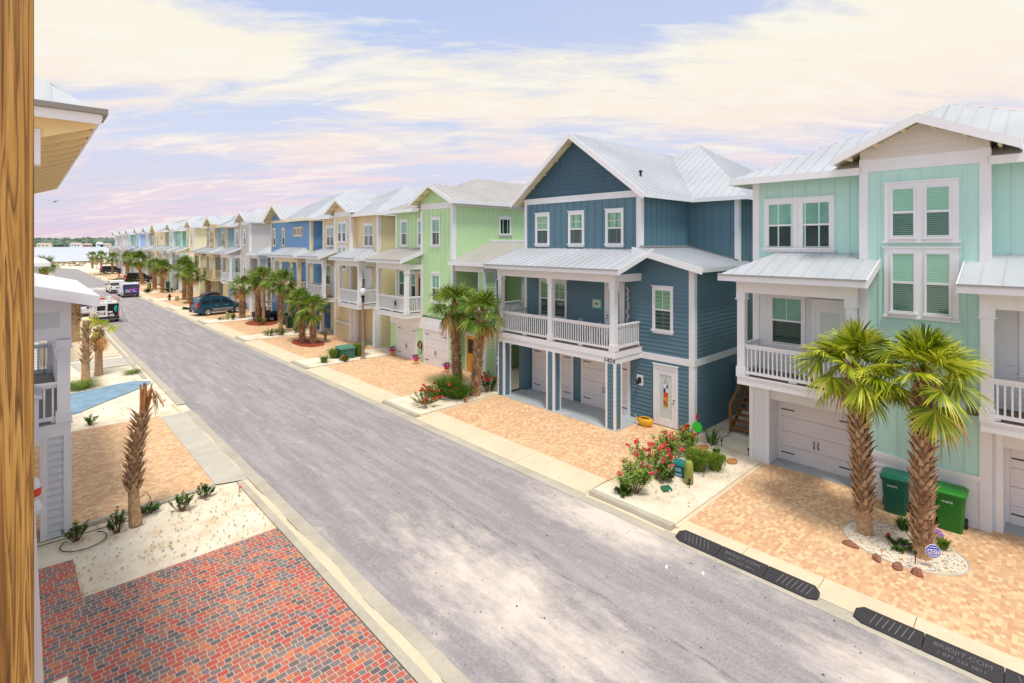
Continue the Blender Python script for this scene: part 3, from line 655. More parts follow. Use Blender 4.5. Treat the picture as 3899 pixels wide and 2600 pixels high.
# ---------------------------------------------------------------- the dark blue gabled house
def house_B():
    bl = mat('blue_siding', S(88, 122, 138), .55, .03, 1.2); bd = mat('blue_shingle', S(62, 94, 112), .6, .03, 1.2)
    h = thing('gabled_house', 'dark blue three storey house with shingled front gable and white four bay porch', 'house', (19.4, 14.7, 0))
    w = MB(); X = 19.42; ya, ym, yb = 10.0, 12.42, 19.52
    core(w, X, 34, ym, yb, 2.9, 9.75); core(w, 23.6, 34, ya, ym, 0, 9.75); core(w, X, 23.7, ya, ym, 0, 6.6, .04); core(w, X, 34, ym, yb, 0, 2.9, .06)
    F = FX(X)
    batten(w, F, [(ym, 6.9), (yb, 6.9), (yb, 9.7), (ym, 9.7)], .42); batten(w, FY(ym), [(X, 6.5), (23.6, 6.5), (23.6, 9.7), (X, 9.7)], .42)
    batten(w, FX(23.6), [(ya, 6.5), (ym, 6.5), (ym, 9.7), (ya, 9.7)], .42); batten(w, FY(ya), [(23.6, 6.3), (34, 6.3), (34, 9.7), (23.6, 9.7)], .42)
    lap(w, F, [(ya, 0), (12.95, 0), (12.95, 2.7), (ya, 2.7)]); lap(w, F, [(ya, 2.97), (12.5, 2.97), (12.5, 7.3), (12.4, 7.3), (ya, 6.72)]); lap(w, F, [(12.5, 2.97), (yb, 2.97), (yb, 6.9), (12.5, 6.9)])
    lap(w, FY(ya), [(X, 0), (34, 0), (34, 2.7), (X, 2.7)]); lap(w, FY(ya), [(X, 2.97), (34, 2.97), (34, 6.55), (X, 6.55)])
    w.build('wall', bl, h)
    g = MB(); g.prism([(X+.02, ym, 9.9), (X+.02, yb, 9.9), (X+.02, 16, 12.65)], (.4, 0, 0)); shingle(g, F, [(ym-.1, 9.92), (yb+.1, 9.92), (16.0, 12.7)], random.Random(3)); g.build('shingled_gable', bd, h)
    boards(h, white, (F, ym-.02, ym+.22, 0, .04, 6.9, 9.65), (F, yb-.17, yb+.02, 0, .04, 3, 9.65), (FY(ym), X-.02, X+.16, 0, .035, 6.9, 9.6), (F, ym-.02, yb+.02, 0, .045, 9.65, 9.93), (F, ym-.02, yb+.02, 0, .07, 9.86, 9.94),
           (F, ya-.02, ya+.2, 0, .04, 2.97, 6.6), (F, ya-.02, ya+.2, 0, .04, 0, 2.7), (FY(ya), X-.02, X+.18, 0, .04, 0, 2.7), (FY(ya), X-.02, X+.18, 0, .04, 2.97, 6.55),
           (F, ya-.045, 12.5, 0, .05, 2.7, 2.98), (FY(ya), X-.045, 34, 0, .05, 2.7, 2.98), (FX(23.6), ya-.02, ya+.18, 0, .04, 6.5, 9.7), (FY(ya), 23.58, 23.78, 0, .035, 6.3, 9.7), (FY(ya), 34-.2, 34, 0, .04, 0, 9.7))
    for c in (18.25, 16.02, 13.8): window(F, c-.38, c+.38, 7.62, 9.02, h, up=gl_up, lo=gl_lo, muntin=2)
    window(F, 11.0, 11.74, 4.02, 5.68, h, up=gl_up, lo=gl_lo, muntin=1, t=.015)
    m = MB(); m.ob(F, 17.42, 17.62, .018, .062, 4.0, 5.8); m.build('mullion', white, h)
    for a in (16.7, 17.62): window(F, a, a+.72, 3.98, 5.68, h, up=gl_up, lo=gl_lo, muntin=2, t=.016)
    door(F, 13.35, 14.2, 3.22, 5.68, h, t=.016, handle_s=14.13, gl=gl_up)
    d = door(F, 10.78, 11.68, .06, 2.4, h, t=.016, handle_s=10.84)
    fl = MB()   # signal flag panel hanging on the door glass
    for i, (z0, z1, a0, a1) in enumerate(((1.62, 1.78, 11.12, 11.3), (1.46, 1.62, 11.12, 11.21), (1.46, 1.62, 11.21, 11.3), (1.27, 1.45, 11.12, 11.3), (1.08, 1.26, 11.12, 11.3), (.86, 1.07, 11.12, 11.3))):
        fl.m = (0, 0, 1, 2, 2, 3)[i]; fl.ob(F, a0, a1, .05, .07, z0, z1)
    fl.m = 1; fl.ob(F, 11.12, 11.18, .05, .072, 1.63, 1.77); fl.m = 3
    for i in range(4): fl.prism([F(11.12, .072, 1.1+i*.04), F(11.12, .072, 1.125+i*.04), F(11.3, .072, 1.15+i*.04), F(11.3, .072, 1.125+i*.04)], (-.003, 0, 0))
    fl.m = 4
    for i in range(3): fl.prism([F(11.12, .073, .88+i*.06), F(11.12, .073, .905+i*.06), F(11.3, .073, .955+i*.06), F(11.3, .073, .93+i*.06)], (-.003, 0, 0))
    fl.tube([F(11.13, .06, 1.78), F(11.21, .06, 2.05), F(11.29, .06, 1.78)], .006, 5)
    org(); ORG[:] = (19.4, 11.2, .86)
    tag(fl.build('flag_panel', [white, mat('flag_blue', S(30, 50, 130), .6, 0), mat('flag_red', S(206, 70, 44), .6, 0), mat('flag_yellow', S(232, 172, 40), .6, 0), black]), 'narrow panel of colourful nautical signal flags hung on the white glass door', 'door hanging')
    ORG[:] = (19.4, 14.7, 0)
    wall_lamp(F, 12.48, 1.72, h); p = MB(); p.ob(F, 12.3, 12.62, .02, .03, 1.5, 1.95); p.build('lamp_plate', white, h)
    # slab, posts, deck
    s = MB(); s.box(17.47, X, 12.4, 19.5, 2.7, 2.95); s.box(17.44, X, 12.37, 19.53, 2.95, 3.19); s.build('balcony', white, h)
    dk = MB(); dk.box(17.46, X, 12.38, 19.5, 3.192, 3.215); dk.build('deck', deck, h)
    for y in (12.4, 15.72, 19.06):
        p = MB(); p.box(17.5, 17.92, y+.02, y+.42, 0, 2.7); lap(p, FX(17.49), [(y+.04, 0), (y+.4, 0), (y+.4, 2.7), (y+.04, 2.7)]); lap(p, FY(y+.01), [(17.5, 0), (17.9, 0), (17.9, 2.7), (17.5, 2.7)])
        po = p.build('post', bl, h); q = MB(); e = .09
        for (x0, x1, a, b_) in ((17.455, 17.455+e, y-.02, y+e-.02), (17.455, 17.455+e, y+.46-e, y+.46), (17.95-e, 17.95, y-.02, y+e-.02), (17.95-e, 17.95, y+.46-e, y+.46)): q.box(x0, x1, a, b_, 0, 2.7)
        q.build('post_trim', white, po)
    ys = (12.42, 15.86, 19.26)
    for y in ys: column(17.47, 17.71, y, y+.24, 3.2, 6.02, h, white)
    b = MB(); b.box(17.45, 17.73, 12.38, 19.54, 6.02, 6.3); b.box(17.42, 17.75, 12.35, 19.57, 6.3, 6.35); b.box(17.73, X, 12.4, 12.64, 6.02, 6.34); b.box(17.73, X, 19.28, 19.52, 6.02, 6.34); b.build('porch_beam', white, h)
    ft = MB(); batten(ft, FX(17.52), [(12.5, 6.35), (19.4, 6.35), (19.4, 6.5), (12.5, 6.5)]); ft.prism([(17.6, 12.5, 6.34), (X, 12.5, 6.34), (X, 12.5, 7.2), (17.6, 12.5, 6.62)], (0, .05, 0)); ft.build('porch_frieze', bl, h)
    railing(FX(17.56), 12.66, 15.86, 3.21, h); railing(FX(17.56), 16.1, 19.26, 3.21, h); railing(FY(12.52), 17.71, X, 3.21, h); railing(FY(19.4), 17.71, X, 3.21, h)
    # garage
    gw = MB(); gw.ob(FX(19.44), 12.95, 19.45, 0, .02, 0, 2.72); gw.build('garage_wall', bl, h)
    for a, e in ((13.08, 15.55), (16.3, 18.8)): garage_door(FX(19.42), a, e, .03, 2.35, h, t=.02)
    boards(h, white, (FX(19.42), 12.95, 13.08, .02, .07, 0, 2.7), (FX(19.42), 15.55, 15.68, .02, .07, 0, 2.7), (FX(19.42), 16.17, 16.3, .02, .07, 0, 2.7), (FX(19.42), 18.8, 18.93, .02, .07, 0, 2.7), (FX(19.42), 13.08, 15.55, .02, .07, 2.35, 2.7), (FX(19.42), 16.3, 18.8, .02, .07, 2.35, 2.7), name='garage_trim')
    q = MB(); q.box(18.95, 19.4, 19.05, 19.5, 0, 2.7); lap(q, FX(18.94), [(19.1, 0), (19.45, 0), (19.45, 2.7), (19.1, 2.7)]); q.build('pilaster', bl, h)
    fl = MB(); fl.box(17.4, 19.44, 12.32, 19.6, -.05, .035); fl.build('garage_floor', slabmat, h)
    org(); ORG[:] = (19.4, 14.7, 0)
    text('1424', .27, FX(17.44), 12.65, .003, 2.82, black, 'house_number', h, sx=1.1, flip=True)
    # roofs
    r = MB(); f = MB(); xe = 18.85
    roof_plane(r, [(xe, 11.95, 9.74), (23.2, 11.95, 9.74), (28.2, 16, 12.86), (xe, 16, 12.86)], .12); roof_plane(r, [(xe, 20.05, 9.74), (30, 20.05, 9.74), (30, 16, 12.86), (xe, 16, 12.86)], .12)
    pk = (29.2, 14.75, 13.45)
    roof_plane(r, [(23.1, 9.45, 9.74), (23.1, 20.05, 9.74), pk], .12); roof_plane(r, [(23.1, 9.45, 9.74), (35.4, 9.45, 9.74), pk], .12); roof_plane(r, [(35.4, 9.45, 9.74), (35.4, 20.05, 9.74), pk], .12)
    ro = r.build('roof', [roofm, soffit], h)
    for ye in (11.95, 20.05): fascia(f, (xe-.02, ye, 9.74), (xe-.02, 16, 12.86), .26, .05); fascia(f, (xe, ye, 9.74), (23.1, ye, 9.74), .17)
    fascia(f, (23.1, 9.45, 9.74), (23.1, 11.95, 9.74), .17); fascia(f, (23.1, 9.45, 9.74), (35.4, 9.45, 9.74), .17); f.build('fascia', white, ro)
    gable_rafters(ro, xe, X, 11.95, 20.05, 16, 9.74, 12.86, 5)
    v = MB(); v.lathe((20.6, 13.2, 10.65), [(.05, 0), (.05, .22), (.09, .24), (.09, .3), (.02, .34)], 8); v.build('roof_vent', black, ro)
    r = MB(); f = MB(); roof_plane(r, [(16.95, 11.86, 6.58), (16.95, 19.95, 6.58), (X, 19.95, 7.38), (X, 11.86, 7.38)]); pr = r.build('porch_roof', [roofm, soffit], h)
    fascia(f, (16.95, 11.86, 6.58), (16.95, 19.95, 6.58)); fascia(f, (16.95, 11.86, 6.58), (X, 11.86, 7.38), .2); fascia(f, (16.95, 19.95, 6.58), (X, 19.95, 7.38), .2); f.build('fascia', white, pr)
    g = MB(); g.beam((16.9, 11.86, 6.57), (16.9, 19.95, 6.57), .05, .05); g.build('gutter', mat('gutter_grey', S(150, 150, 150), .5, 0), pr)
    r = MB(); f = MB(); roof_plane(r, [(18.95, 9.42, 6.66), (24.3, 9.42, 6.66), (24.3, 12.5, 7.44), (18.95, 12.5, 7.44)], .1, .25); lo = r.build('lean_to_roof', [roofm, soffit], h)
    fascia(f, (18.93, 9.42, 6.66), (18.93, 12.56, 7.455), .24, .05); fascia(f, (18.95, 9.42, 6.66), (24.3, 9.42, 6.66), .16); f.build('fascia', white, lo)
    fl = MB(); fl.beam((19.3, 12.4, 7.49), (23.6, 12.4, 7.49), .04, .08); fl.beam((23.58, 10.0, 6.84), (23.58, 12.4, 7.47), .04, .08); fl.build('flashing', mat('gutter_grey', S(150, 150, 150), .5, 0), lo)
    e = MB(); e.box(23.2, 23.5, 9.84, 9.99, .9, 2.3); e.build('meter_box', mat('meter_grey', S(120, 140, 146), .5, .05), h)
    return h

# ---------------------------------------------------------------- palms
def frond(mb, base, dirv, plen, fr, rnd, nseg=30, droop=.5, spread=150):
    d = V(dirv).normalized(); side = d.cross(V((0, 0, 1)))
    side = side.normalized() if side.length > 1e-3 else V((1, 0, 0))
    up = side.cross(d).normalized(); b = V(base)
    mid = b+d*plen*.5+V((0, 0, .04)); tip = b+d*plen-V((0, 0, .06*plen))
    w = .018
    for p, q, wa, wb in ((b, mid, .03, w), (mid, tip, w, w*.7)):
        mb.face([p-side*wa, p+side*wa, q+side*wb, q-side*wb])
    nd = (tip-mid).normalized(); tw = rnd.uniform(-.7, .7); side = (side*math.cos(tw)+up*math.sin(tw)).normalized(); up = side.cross(nd).normalized()
    if up.z < 0: up = -up
    for i in range(nseg):
        a = rad(-spread+2*spread*i/(nseg-1)+rnd.uniform(-2.5, 2.5)); ln = fr*(1-.22*abs(a)/rad(spread))*rnd.uniform(.88, 1.08)
        if abs(a) > 1.9: ln *= .8
        fold = -.25*math.sin(a)**2
        dd = (nd*math.cos(a)+side*math.sin(a)+up*(fold+rnd.uniform(-.06, .06))).normalized()
        pp = dd.cross(up).normalized()
        p0 = tip; p1 = tip+dd*ln*.5-V((0, 0, droop*.05*ln)); p2 = tip+dd*ln*.82-V((0, 0, droop*(.2+rnd.random()*.15)*ln)); p3 = tip+dd*ln*.99-V((0, 0, droop*(.42+rnd.random()*.3)*ln))
        w1 = fr*.036; w2 = fr*.02; k = up*w1*.55
        # folded segment: two faces with a ridge
        n = len(mb.v)
        mb.idx([p0, p1-pp*w1, p1+k, p1+pp*w1, p2-pp*w2, p2+k*.5, p2+pp*w2, p3], [(0, 1, 2), (0, 2, 3), (1, 4, 5, 2), (2, 5, 6, 3), (4, 7, 5), (5, 7, 6)])
def palm_mesh(hgt, r0, r1, fr, nf, seed, lean=(0, 0), bare=.0, boots=True, crown=True, dead=3, curve=0, nseg=26, bootsize=1., low=False):
    rnd = random.Random(seed); tr = MB(); N = 12
    def ax(t): return V((lean[0]*t+curve*math.sin(t*math.pi), lean[1]*t, hgt*t))
    path = [ax(i/N) for i in range(N+1)]; rs = [r0*(1.12-.12*min(1, i/2))*(1-i/N)+r1*(i/N) for i in range(N+1)]
    tr.tube(path, rs, 12)
    if boots:
        z = hgt*bare+.05; k = 0; per = 7 if not low else 5; dz = .115 if not low else .22
        while z < hgt-.03:
            t = z/hgt; c = ax(t); rr = r0*(1-t)+r1*t
            for j in range(per):
                a = 2*math.pi*(j+(k % 2)*.5)/per+rnd.uniform(-.08, .08); bw = rr*.46*bootsize; L = rnd.uniform(.17, .27)*bootsize; out = rnd.uniform(.06, .13)*bootsize*(1.+.3*t)
                ra = V((math.cos(a), math.sin(a), 0)); ta = V((-math.sin(a), math.cos(a), 0)); u = V((0, 0, 1))
                b0 = c+ra*rr*.9
                vs = [b0-ta*bw, b0+ta*bw, b0+ra*.045-ta*bw*.7, b0+ra*.045+ta*bw*.7, b0+ra*(.03+out*.5)+u*L*.62-ta*bw*.42, b0+ra*(.03+out*.5)+u*L*.62+ta*bw*.42, b0+ra*(.065+out*.5)+u*L*.6-ta*bw*.3, b0+ra*(.065+out*.5)+u*L*.6+ta*bw*.3,
                      b0+ra*(.05+out*1.2)+u*L-ta*bw*.12, b0+ra*(.05+out*1.2)+u*L+ta*bw*.12]
                tr.idx(vs, [(0, 2, 3, 1), (2, 6, 7, 3), (6, 8, 9, 7), (0, 4, 6, 2), (1, 3, 7, 5), (4, 8, 6), (5, 7, 9), (4, 5, 9, 8), (0, 1, 5, 4)])
            z += dz*bootsize; k += 1
    cr = MB(); dd = MB(); top = ax(1)
    if crown:
        for i in range(nf):
            f = (i+.5)/nf; a = i*2.39996+rnd.uniform(-.25, .25); el = rad(86-128*f**1.05)+rnd.uniform(-.3, .3)
            d = V((math.cos(a)*math.cos(el), math.sin(a)*math.cos(el), math.sin(el)))
            pl = fr*rnd.uniform(.42, .68)*(.7+.35*min(1, f*2)); frond(cr, top+d*.06+V((0, 0, .05)), d, pl, fr*rnd.uniform(.56, .72), rnd, nseg, rnd.uniform(.05, .3)+.4*f, rnd.uniform(105, 140))
        for i in range(dead):
            a = rnd.uniform(0, 6.28); el = rad(-45)+rnd.uniform(-.35, .15); d = V((math.cos(a)*math.cos(el), math.sin(a)*math.cos(el), math.sin(el)))
            frond(dd, top, d, fr*.6, fr*.6, rnd, 16, 1.3, 75)
        for i in range(10 if not low else 5):    # spathes and old stalks at the crown base
            a = rnd.uniform(0, 6.28); d = V((math.cos(a), math.sin(a), rnd.uniform(.3, 1.6))).normalized(); dd.tube([top-V((0, 0, .1)), top+d*.25, top+d*.5+V((0, 0, -.05))], [.03, .02, .008], 5)
    return tr, cr, dd
def palm(name, label, loc, *a, group=None, rz=0, **k):
    tr, cr, dd = palm_mesh(*a, **k)
    h = thing(name, label, 'palm tree', loc, rz, group, local=True)
    tr.build('trunk', MATS['palm_bark'], h)
    if cr.v: cr.build('crown', leaf_palm if loc[1] < 5 or 37 < loc[1] < 39 and loc[0] < 5 else leaf_far, h)
    if dd.v: dd.build('dead_frond', leaf_dead, h)
    org(); return h

# ---------------------------------------------------------------- shrubs
def shrub(name, label, cat, loc, h, r, nst, nl, rnd, leaf=.1, lw=.022, lm=None, fl=None, nfl=0, fs=.05, group=None, stems=True, up=.6, dense=False):
    t = thing(name, label, cat, loc, 0, group, local=True); st = MB(); lf = MB(); fm = MB(); tips = []
    for i in range(nst):
        a = rnd.uniform(0, 6.28); q = r*math.sqrt(rnd.random()); hh = h*rnd.uniform(.55, 1.)*(1-.35*(q/r)**2)
        p0 = V((math.cos(a)*q*.25, math.sin(a)*q*.25, -.02)); p1 = V((math.cos(a)*q*.7, math.sin(a)*q*.7, hh*.55)); p2 = V((math.cos(a)*q, math.sin(a)*q, hh)); tips.append(p2)
        st.tube([p0, p1, p2], [.012, .008, .004], 5, False)
        for j in range(nl):
            f = (.2 if dense else .35)+(.8 if dense else .65)*rnd.random(); p = p0.lerp(p1, f*2) if f < .5 else p1.lerp(p2, f*2-1)
            b = rnd.uniform(0, 6.28); d = V((math.cos(b), math.sin(b), rnd.uniform(-.2, up*1.6))).normalized(); s = d.cross(V((0, 0, 1))).normalized()*lw*rnd.uniform(.8, 1.2); L = leaf*rnd.uniform(.7, 1.2)
            lf.idx([p, p+d*L*.45-s, p+d*L-V((0, 0, L*.15)), p+d*L*.45+s], [(0, 1, 2), (0, 2, 3)])
    for i in range(nfl):
        p = tips[i % len(tips)]+V((rnd.uniform(-.03, .03), rnd.uniform(-.03, .03), rnd.uniform(-.05, .03)))
        for j in range(7):
            b = rnd.uniform(0, 6.28); o = V((rnd.gauss(0, fs*.5), rnd.gauss(0, fs*.5), rnd.gauss(0, fs*.35)))
            n = V((rnd.gauss(0, 1), rnd.gauss(0, 1), rnd.uniform(.2, 1.5))).normalized(); x = n.orthogonal().normalized()*fs*.55; y = n.cross(x)
            c = p+o; fm.idx([c]+[c+(x*math.cos(k*1.2566)+y*math.sin(k*1.2566))+n*fs*.15 for k in range(5)], [(0, 1, 2), (0, 2, 3), (0, 3, 4), (0, 4, 5), (0, 5, 1)])
    if stems: st.build('stem', twig, t)
    lf.build('leaves', lm or leaf_dk, t)
    if fm.v: fm.build('flowers', fl, t)
    org(); return t
def tuft(name, label, cat, loc, h, r, n, rnd, m=None, group=None, w=.008, spiky=False):
    mb = MB()
    for i in range(n):
        a = rnd.uniform(0, 6.28); q = r*.35*math.sqrt(rnd.random()); L = h*rnd.uniform(.6, 1.1); o = r*rnd.uniform(.3, 1.)
        d = V((math.cos(a), math.sin(a), 0)); s = V((-d.y, d.x, 0))*w*rnd.uniform(.7, 1.4); p0 = V(loc)+d*q; p1 = p0+d*o*.4+V((0, 0, L*.75)); p2 = p0+d*o*(1. if not spiky else .9)+V((0, 0, L*(.8 if not spiky else 1.05)))
        mb.idx([p0-s, p0+s, p1+s*.8, p1-s*.8, p2], [(0, 1, 2, 3), (3, 2, 4)])
    return single(mb, name, m or leaf_lt, label, cat, loc, group)

# ---------------------------------------------------------------- vehicles (x forward, origin on the ground at mid length)
def wheel(parent, x, y, r=.38, w=.24, sg=1):
    b = MB(); F = lambda a, q, rr: (x+rr*math.cos(a), q, r+rr*math.sin(a)); n = 24
    def ring(q, rr): return [F(2*math.pi*k/n, q, rr) for k in range(n)]
    prof = [(y-w/2, r*.62), (y-w/2, r*.95), (y-w/2+.03, r), (y+w/2-.03, r), (y+w/2, r*.95), (y+w/2, r*.62)]
    vs = [p for q, rr in prof for p in ring(q, rr)]; fs = [(i*n+k, i*n+(k+1) % n, (i+1)*n+(k+1) % n, (i+1)*n+k) for i in range(len(prof)-1) for k in range(n)]
    b.idx(vs, fs); wo = b.build('wheel', mat('tyre', S(36, 36, 38), .85, 0), parent)
    b = MB(); q = y+sg*(w/2-.02)
    b.idx(ring(q, r*.62)+ring(q-sg*.05, r*.5)+[F(0, q-sg*.05, 0)], [(k, (k+1) % n, n+(k+1) % n, n+k) for k in range(n)]+[(n+k, n+(k+1) % n, 2*n) for k in range(n)])
    for k in range(5):
        a = 2*math.pi*k/5+.3; e = .2
        b.prism([F(a-e*.5, q+sg*.005, r*.12), F(a+e*.5, q+sg*.005, r*.12), F(a+e*.32, q+sg*.005, r*.6), F(a-e*.32, q+sg*.005, r*.6)], (0, -sg*.05, 0))
    b.build('rim', mat('alloy', S(200, 200, 204), .3, 0, metal=.6), wo)
def vehicle(name, label, cat, loc, rz, L, W, prof, cab, paint, paint2=None, wb=(.95, 3.9), wr=.38, wins=(), rear=None, taper=.12, group=None, front=None, tail=None, bump=black, roofcol=None, cabw=None):
    """prof: lower body side outline (x,z) without arches; cab: cabin outline (x,z)."""
    t = thing(name, label, cat, loc, rz, group, local=True); X0 = -L/2; hw = W/2
    b = MB(); pts = []
    bottom = .28
    pts.append((0, bottom+.05))
    for cx in wb:
        R_ = wr+.07
        for k in range(9):
            a = math.pi-math.pi*k/8; pts.append((cx+R_*math.cos(a), max(bottom, wr+R_*math.sin(a))))
    pts.append((L, bottom+.05)); pts += prof
    zb = max(p[1] for p in prof)
    def wy(z, x): return hw*(1-.05*max(0, (z-zb*.75)/zb))*(1-.05*max(0, abs(x-L/2)/(L/2)-.85)*4)
    n = len(pts)
    vs = [(X0+x, wy(z, x), z) for x, z in pts]+[(X0+x, -wy(z, x), z) for x, z in pts]
    b.idx(vs, [tuple(range(n)), tuple(range(2*n-1, n-1, -1))]+[(i, (i+1) % n, n+(i+1) % n, n+i) for i in range(n)])
    b.build('body', paint, t, bevel=.035)
    c = MB(); n = len(cab); cz0 = min(p[1] for p in cab); cz1 = max(p[1] for p in cab)
    cw = lambda z: (cabw or hw*.97)-taper*(z-cz0)/(cz1-cz0)
    vs = [(X0+x, cw(z), z) for x, z in cab]+[(X0+x, -cw(z), z) for x, z in cab]
    c.idx(vs, [tuple(range(n)), tuple(range(2*n-1, n-1, -1))]+[(i, (i+1) % n, n+(i+1) % n, n+i) for i in range(n)])
    c.build('cabin', roofcol or paint, t, bevel=.04)
    gm = mat('car_glass', S(34, 42, 46), .08, 0)
    for q in wins:
        for sg in (1, -1):
            w = MB(); w.prism([(X0+x, sg*(cw(z)+.006), z) for x, z in q], (0, -sg*.02, 0)); w.build('side_window', gm, t)
    def slab(x0, z0, x1, z1, wa, nm, m):   # panel on a sloping front or rear face
        s = MB(); d = V((x1-x0, 0, z1-z0)); nn = V((-(z1-z0), 0, (x1-x0))).normalized()
        if (nn.x > 0) != (x0+x1 > L): nn = -nn
        y0 = cw(z0)*wa; y1 = cw(z1)*wa; p = [(X0+x0+nn.x*.012, -y0, z0+nn.z*.012), (X0+x0+nn.x*.012, y0, z0+nn.z*.012), (X0+x1+nn.x*.012, y1, z1+nn.z*.012), (X0+x1+nn.x*.012, -y1, z1+nn.z*.012)]
        s.prism(p, tuple(-nn*.03)); return s.build(nm, m, t)
    if rear: slab(*rear, .88, 'rear_window', gm)
    if front: slab(*front, .88, 'windscreen', gm)
    for cx in wb:
        for sg in (1, -1): wheel(t, X0+cx, sg*(hw-.13), wr, .24, sg)
    for sg in (1, -1):
        l = MB(); z0, z1, yw = tail or (.85, 1.15, .16); l.box(X0-.015, X0+.16, *sorted((sg*(hw-.012), sg*(hw-yw))), z0, z1); l.build('tail_light', mat('tail_red', S(190, 26, 26), .25, 0), t)
        l = MB(); l.box(X0+L-.12, X0+L+.005, *sorted((sg*(hw-.1), sg*(hw-.42))), .72, .9); l.build('headlight', mat('headlight', S(220, 224, 228), .15, 0), t)
        l = MB(); mx = cab[-1][0] if False else (front[0]-.35 if front else L*.7); l.box(X0+mx-.1, X0+mx+.06, *sorted((sg*(hw+.02), sg*(hw+.24))), cz0+.02, cz0+.2); l.build('wing_mirror', bump if name != 'sedan' else paint, t)
    u = MB(); u.box(X0-.06, X0+.12, -hw*.96, hw*.96, .38, .62); u.build('rear_bumper', bump, t, bevel=.03)
    u = MB(); u.box(X0+L-.1, X0+L+.06, -hw*.96, hw*.96, .35, .6); u.build('front_bumper', bump, t, bevel=.03)
    pl = MB(); pl.box(X0-.075, X0-.055, -.16, .16, .45, .58) if name != 'van' else pl.box(X0-.03, X0-.012, -.42, -.1, .98, 1.12); pl.build('licence_plate', white, t)
    return t, X0, cw, hw
# ---------------------------------------------------------------- camera, light, sky
sc = bpy.context.scene
TH = math.atan((1175.5-50)/1190); HC = 7.6
cam = bpy.data.objects.new('camera', bpy.data.cameras.new('camera')); C.objects.link(cam); sc.camera = cam
cam.location = (0, 0, HC); cam.rotation_euler = (rad(90), 0, -TH)
cam.data.sensor_width = 36; cam.data.lens = 36*1190/2351; cam.data.shift_y = -(784-560)/2351
cam.data.clip_end = 20000; cam.data.clip_start = .05
sun = bpy.data.objects.new('sun', bpy.data.lights.new('sun', 'SUN')); C.objects.link(sun)
SUNDIR = V((-.2, -.36, 1.0)).normalized()
sun.rotation_euler = SUNDIR.to_track_quat('Z', 'Y').to_euler(); sun.data.energy = 2.5; sun.data.angle = rad(12); sun.data.color = (1, .93, .82)
w = bpy.data.worlds.new('World'); sc.world = w; w.use_nodes = True; nt = w.node_tree; bg = nt.nodes['Background']
def N(t, **k):
    o = nt.nodes.new('ShaderNode'+t)
    for a, v in k.items():
        if a.startswith('i_'): o.inputs[a[2:].replace('_', ' ')].default_value = v
        else: setattr(o, a, v)
    return o
def M(op, a, b=None, cl=False):
    o = N('Math', operation=op); o.use_clamp = cl
    for i, x in enumerate((a, b)):
        if isinstance(x, (int, float)): o.inputs[i].default_value = x
        elif x is not None: nt.links.new(x, o.inputs[i])
    return o.outputs[0]
def RP(f, st):
    o = N('ValToRGB'); cr = o.color_ramp
    while len(cr.elements) > 1: cr.elements.remove(cr.elements[-1])
    cr.elements[0].position = st[0][0]; cr.elements[0].color = st[0][1]
    for p, c in st[1:]: e = cr.elements.new(p); e.color = c
    nt.links.new(f, o.inputs[0]); return o.outputs[0]
def MX(f, a, b):
    o = N('Mix', data_type='RGBA')
    for s_, x in ((o.inputs[0], f), (o.inputs[6], a), (o.inputs[7], b)):
        if isinstance(x, (int, float, tuple)): s_.default_value = x
        else: nt.links.new(x, s_)
    return o.outputs[2]
sky = N('TexSky', sky_type='NISHITA', sun_disc=False); sky.sun_elevation = math.asin(SUNDIR.z); sky.sun_rotation = math.atan2(SUNDIR.x, SUNDIR.y); sky.air_density = 1.; sky.dust_density = 2.5
tc = N('TexCoord'); sp = N('SeparateXYZ'); nt.links.new(tc.outputs['Generated'], sp.inputs[0]); X_, Y_, Z_ = sp.outputs
hz = M('ADD', M('MAXIMUM', Z_, 0.), .16)
cx = M('DIVIDE', X_, hz); cy = M('DIVIDE', Y_, hz)
# streets' cloud bands lie across the view: rotate into along/across coordinates
ca, sa = math.cos(TH), math.sin(TH)
al = M('ADD', M('MULTIPLY', cx, sa), M('MULTIPLY', cy, ca)); ac = M('SUBTRACT', M('MULTIPLY', cx, ca), M('MULTIPLY', cy, sa))
cb = N('CombineXYZ'); nt.links.new(M('MULTIPLY', ac, .42), cb.inputs[0]); nt.links.new(M('MULTIPLY', al, 1.25), cb.inputs[1])
def noise(scale, det, ro, off, dist=0.):
    mp = N('Mapping'); mp.inputs['Location'].default_value = off; nt.links.new(cb.outputs[0], mp.inputs[0])
    o = N('TexNoise', i_Scale=scale, i_Detail=det, i_Roughness=ro, i_Distortion=dist); nt.links.new(mp.outputs[0], o.inputs['Vector']); return o.outputs['Fac']
n1 = noise(.8, 9, .6, (3.1, 1.7, 0), .35); n2 = noise(1.9, 8, .62, (7.7, 2.2, 4.), .5); n3 = noise(.5, 6, .5, (1.3, 8.8, 2.)); n4 = noise(4.6, 9, .66, (2.2, .7, 1.), 1.1)
def sc_(r, g, b, k=1.): return tuple(v*k for v in lin((r, g, b)))+(1,)
warm = RP(Z_, [(0, sc_(238, 212, 230)), (.05, sc_(238, 216, 230)), (.12, sc_(246, 220, 224)), (.2, sc_(253, 236, 222)), (.3, sc_(255, 246, 226)), (.5, sc_(255, 249, 232))])
cool = RP(Z_, [(0, sc_(226, 206, 232)), (.07, sc_(218, 210, 236)), (.16, sc_(214, 220, 240)), (.3, sc_(205, 216, 244)), (.38, sc_(182, 204, 246)), (.5, sc_(160, 190, 244))])
bias = RP(Z_, [(0, G(.52)), (.13, G(.455)), (.2, G(.515)), (.26, G(.6)), (.33, G(.585)), (.37, G(.47)), (.42, G(.38)), (.6, G(.5))])
f = M('ADD', M('ADD', M('ADD', M('MULTIPLY', n1, .42), M('MULTIPLY', n2, .36)), M('MULTIPLY', n4, .22)), M('SUBTRACT', bias, .5))
msk = RP(f, [(.45, G(0)), (.485, G(.5)), (.53, G(1))])
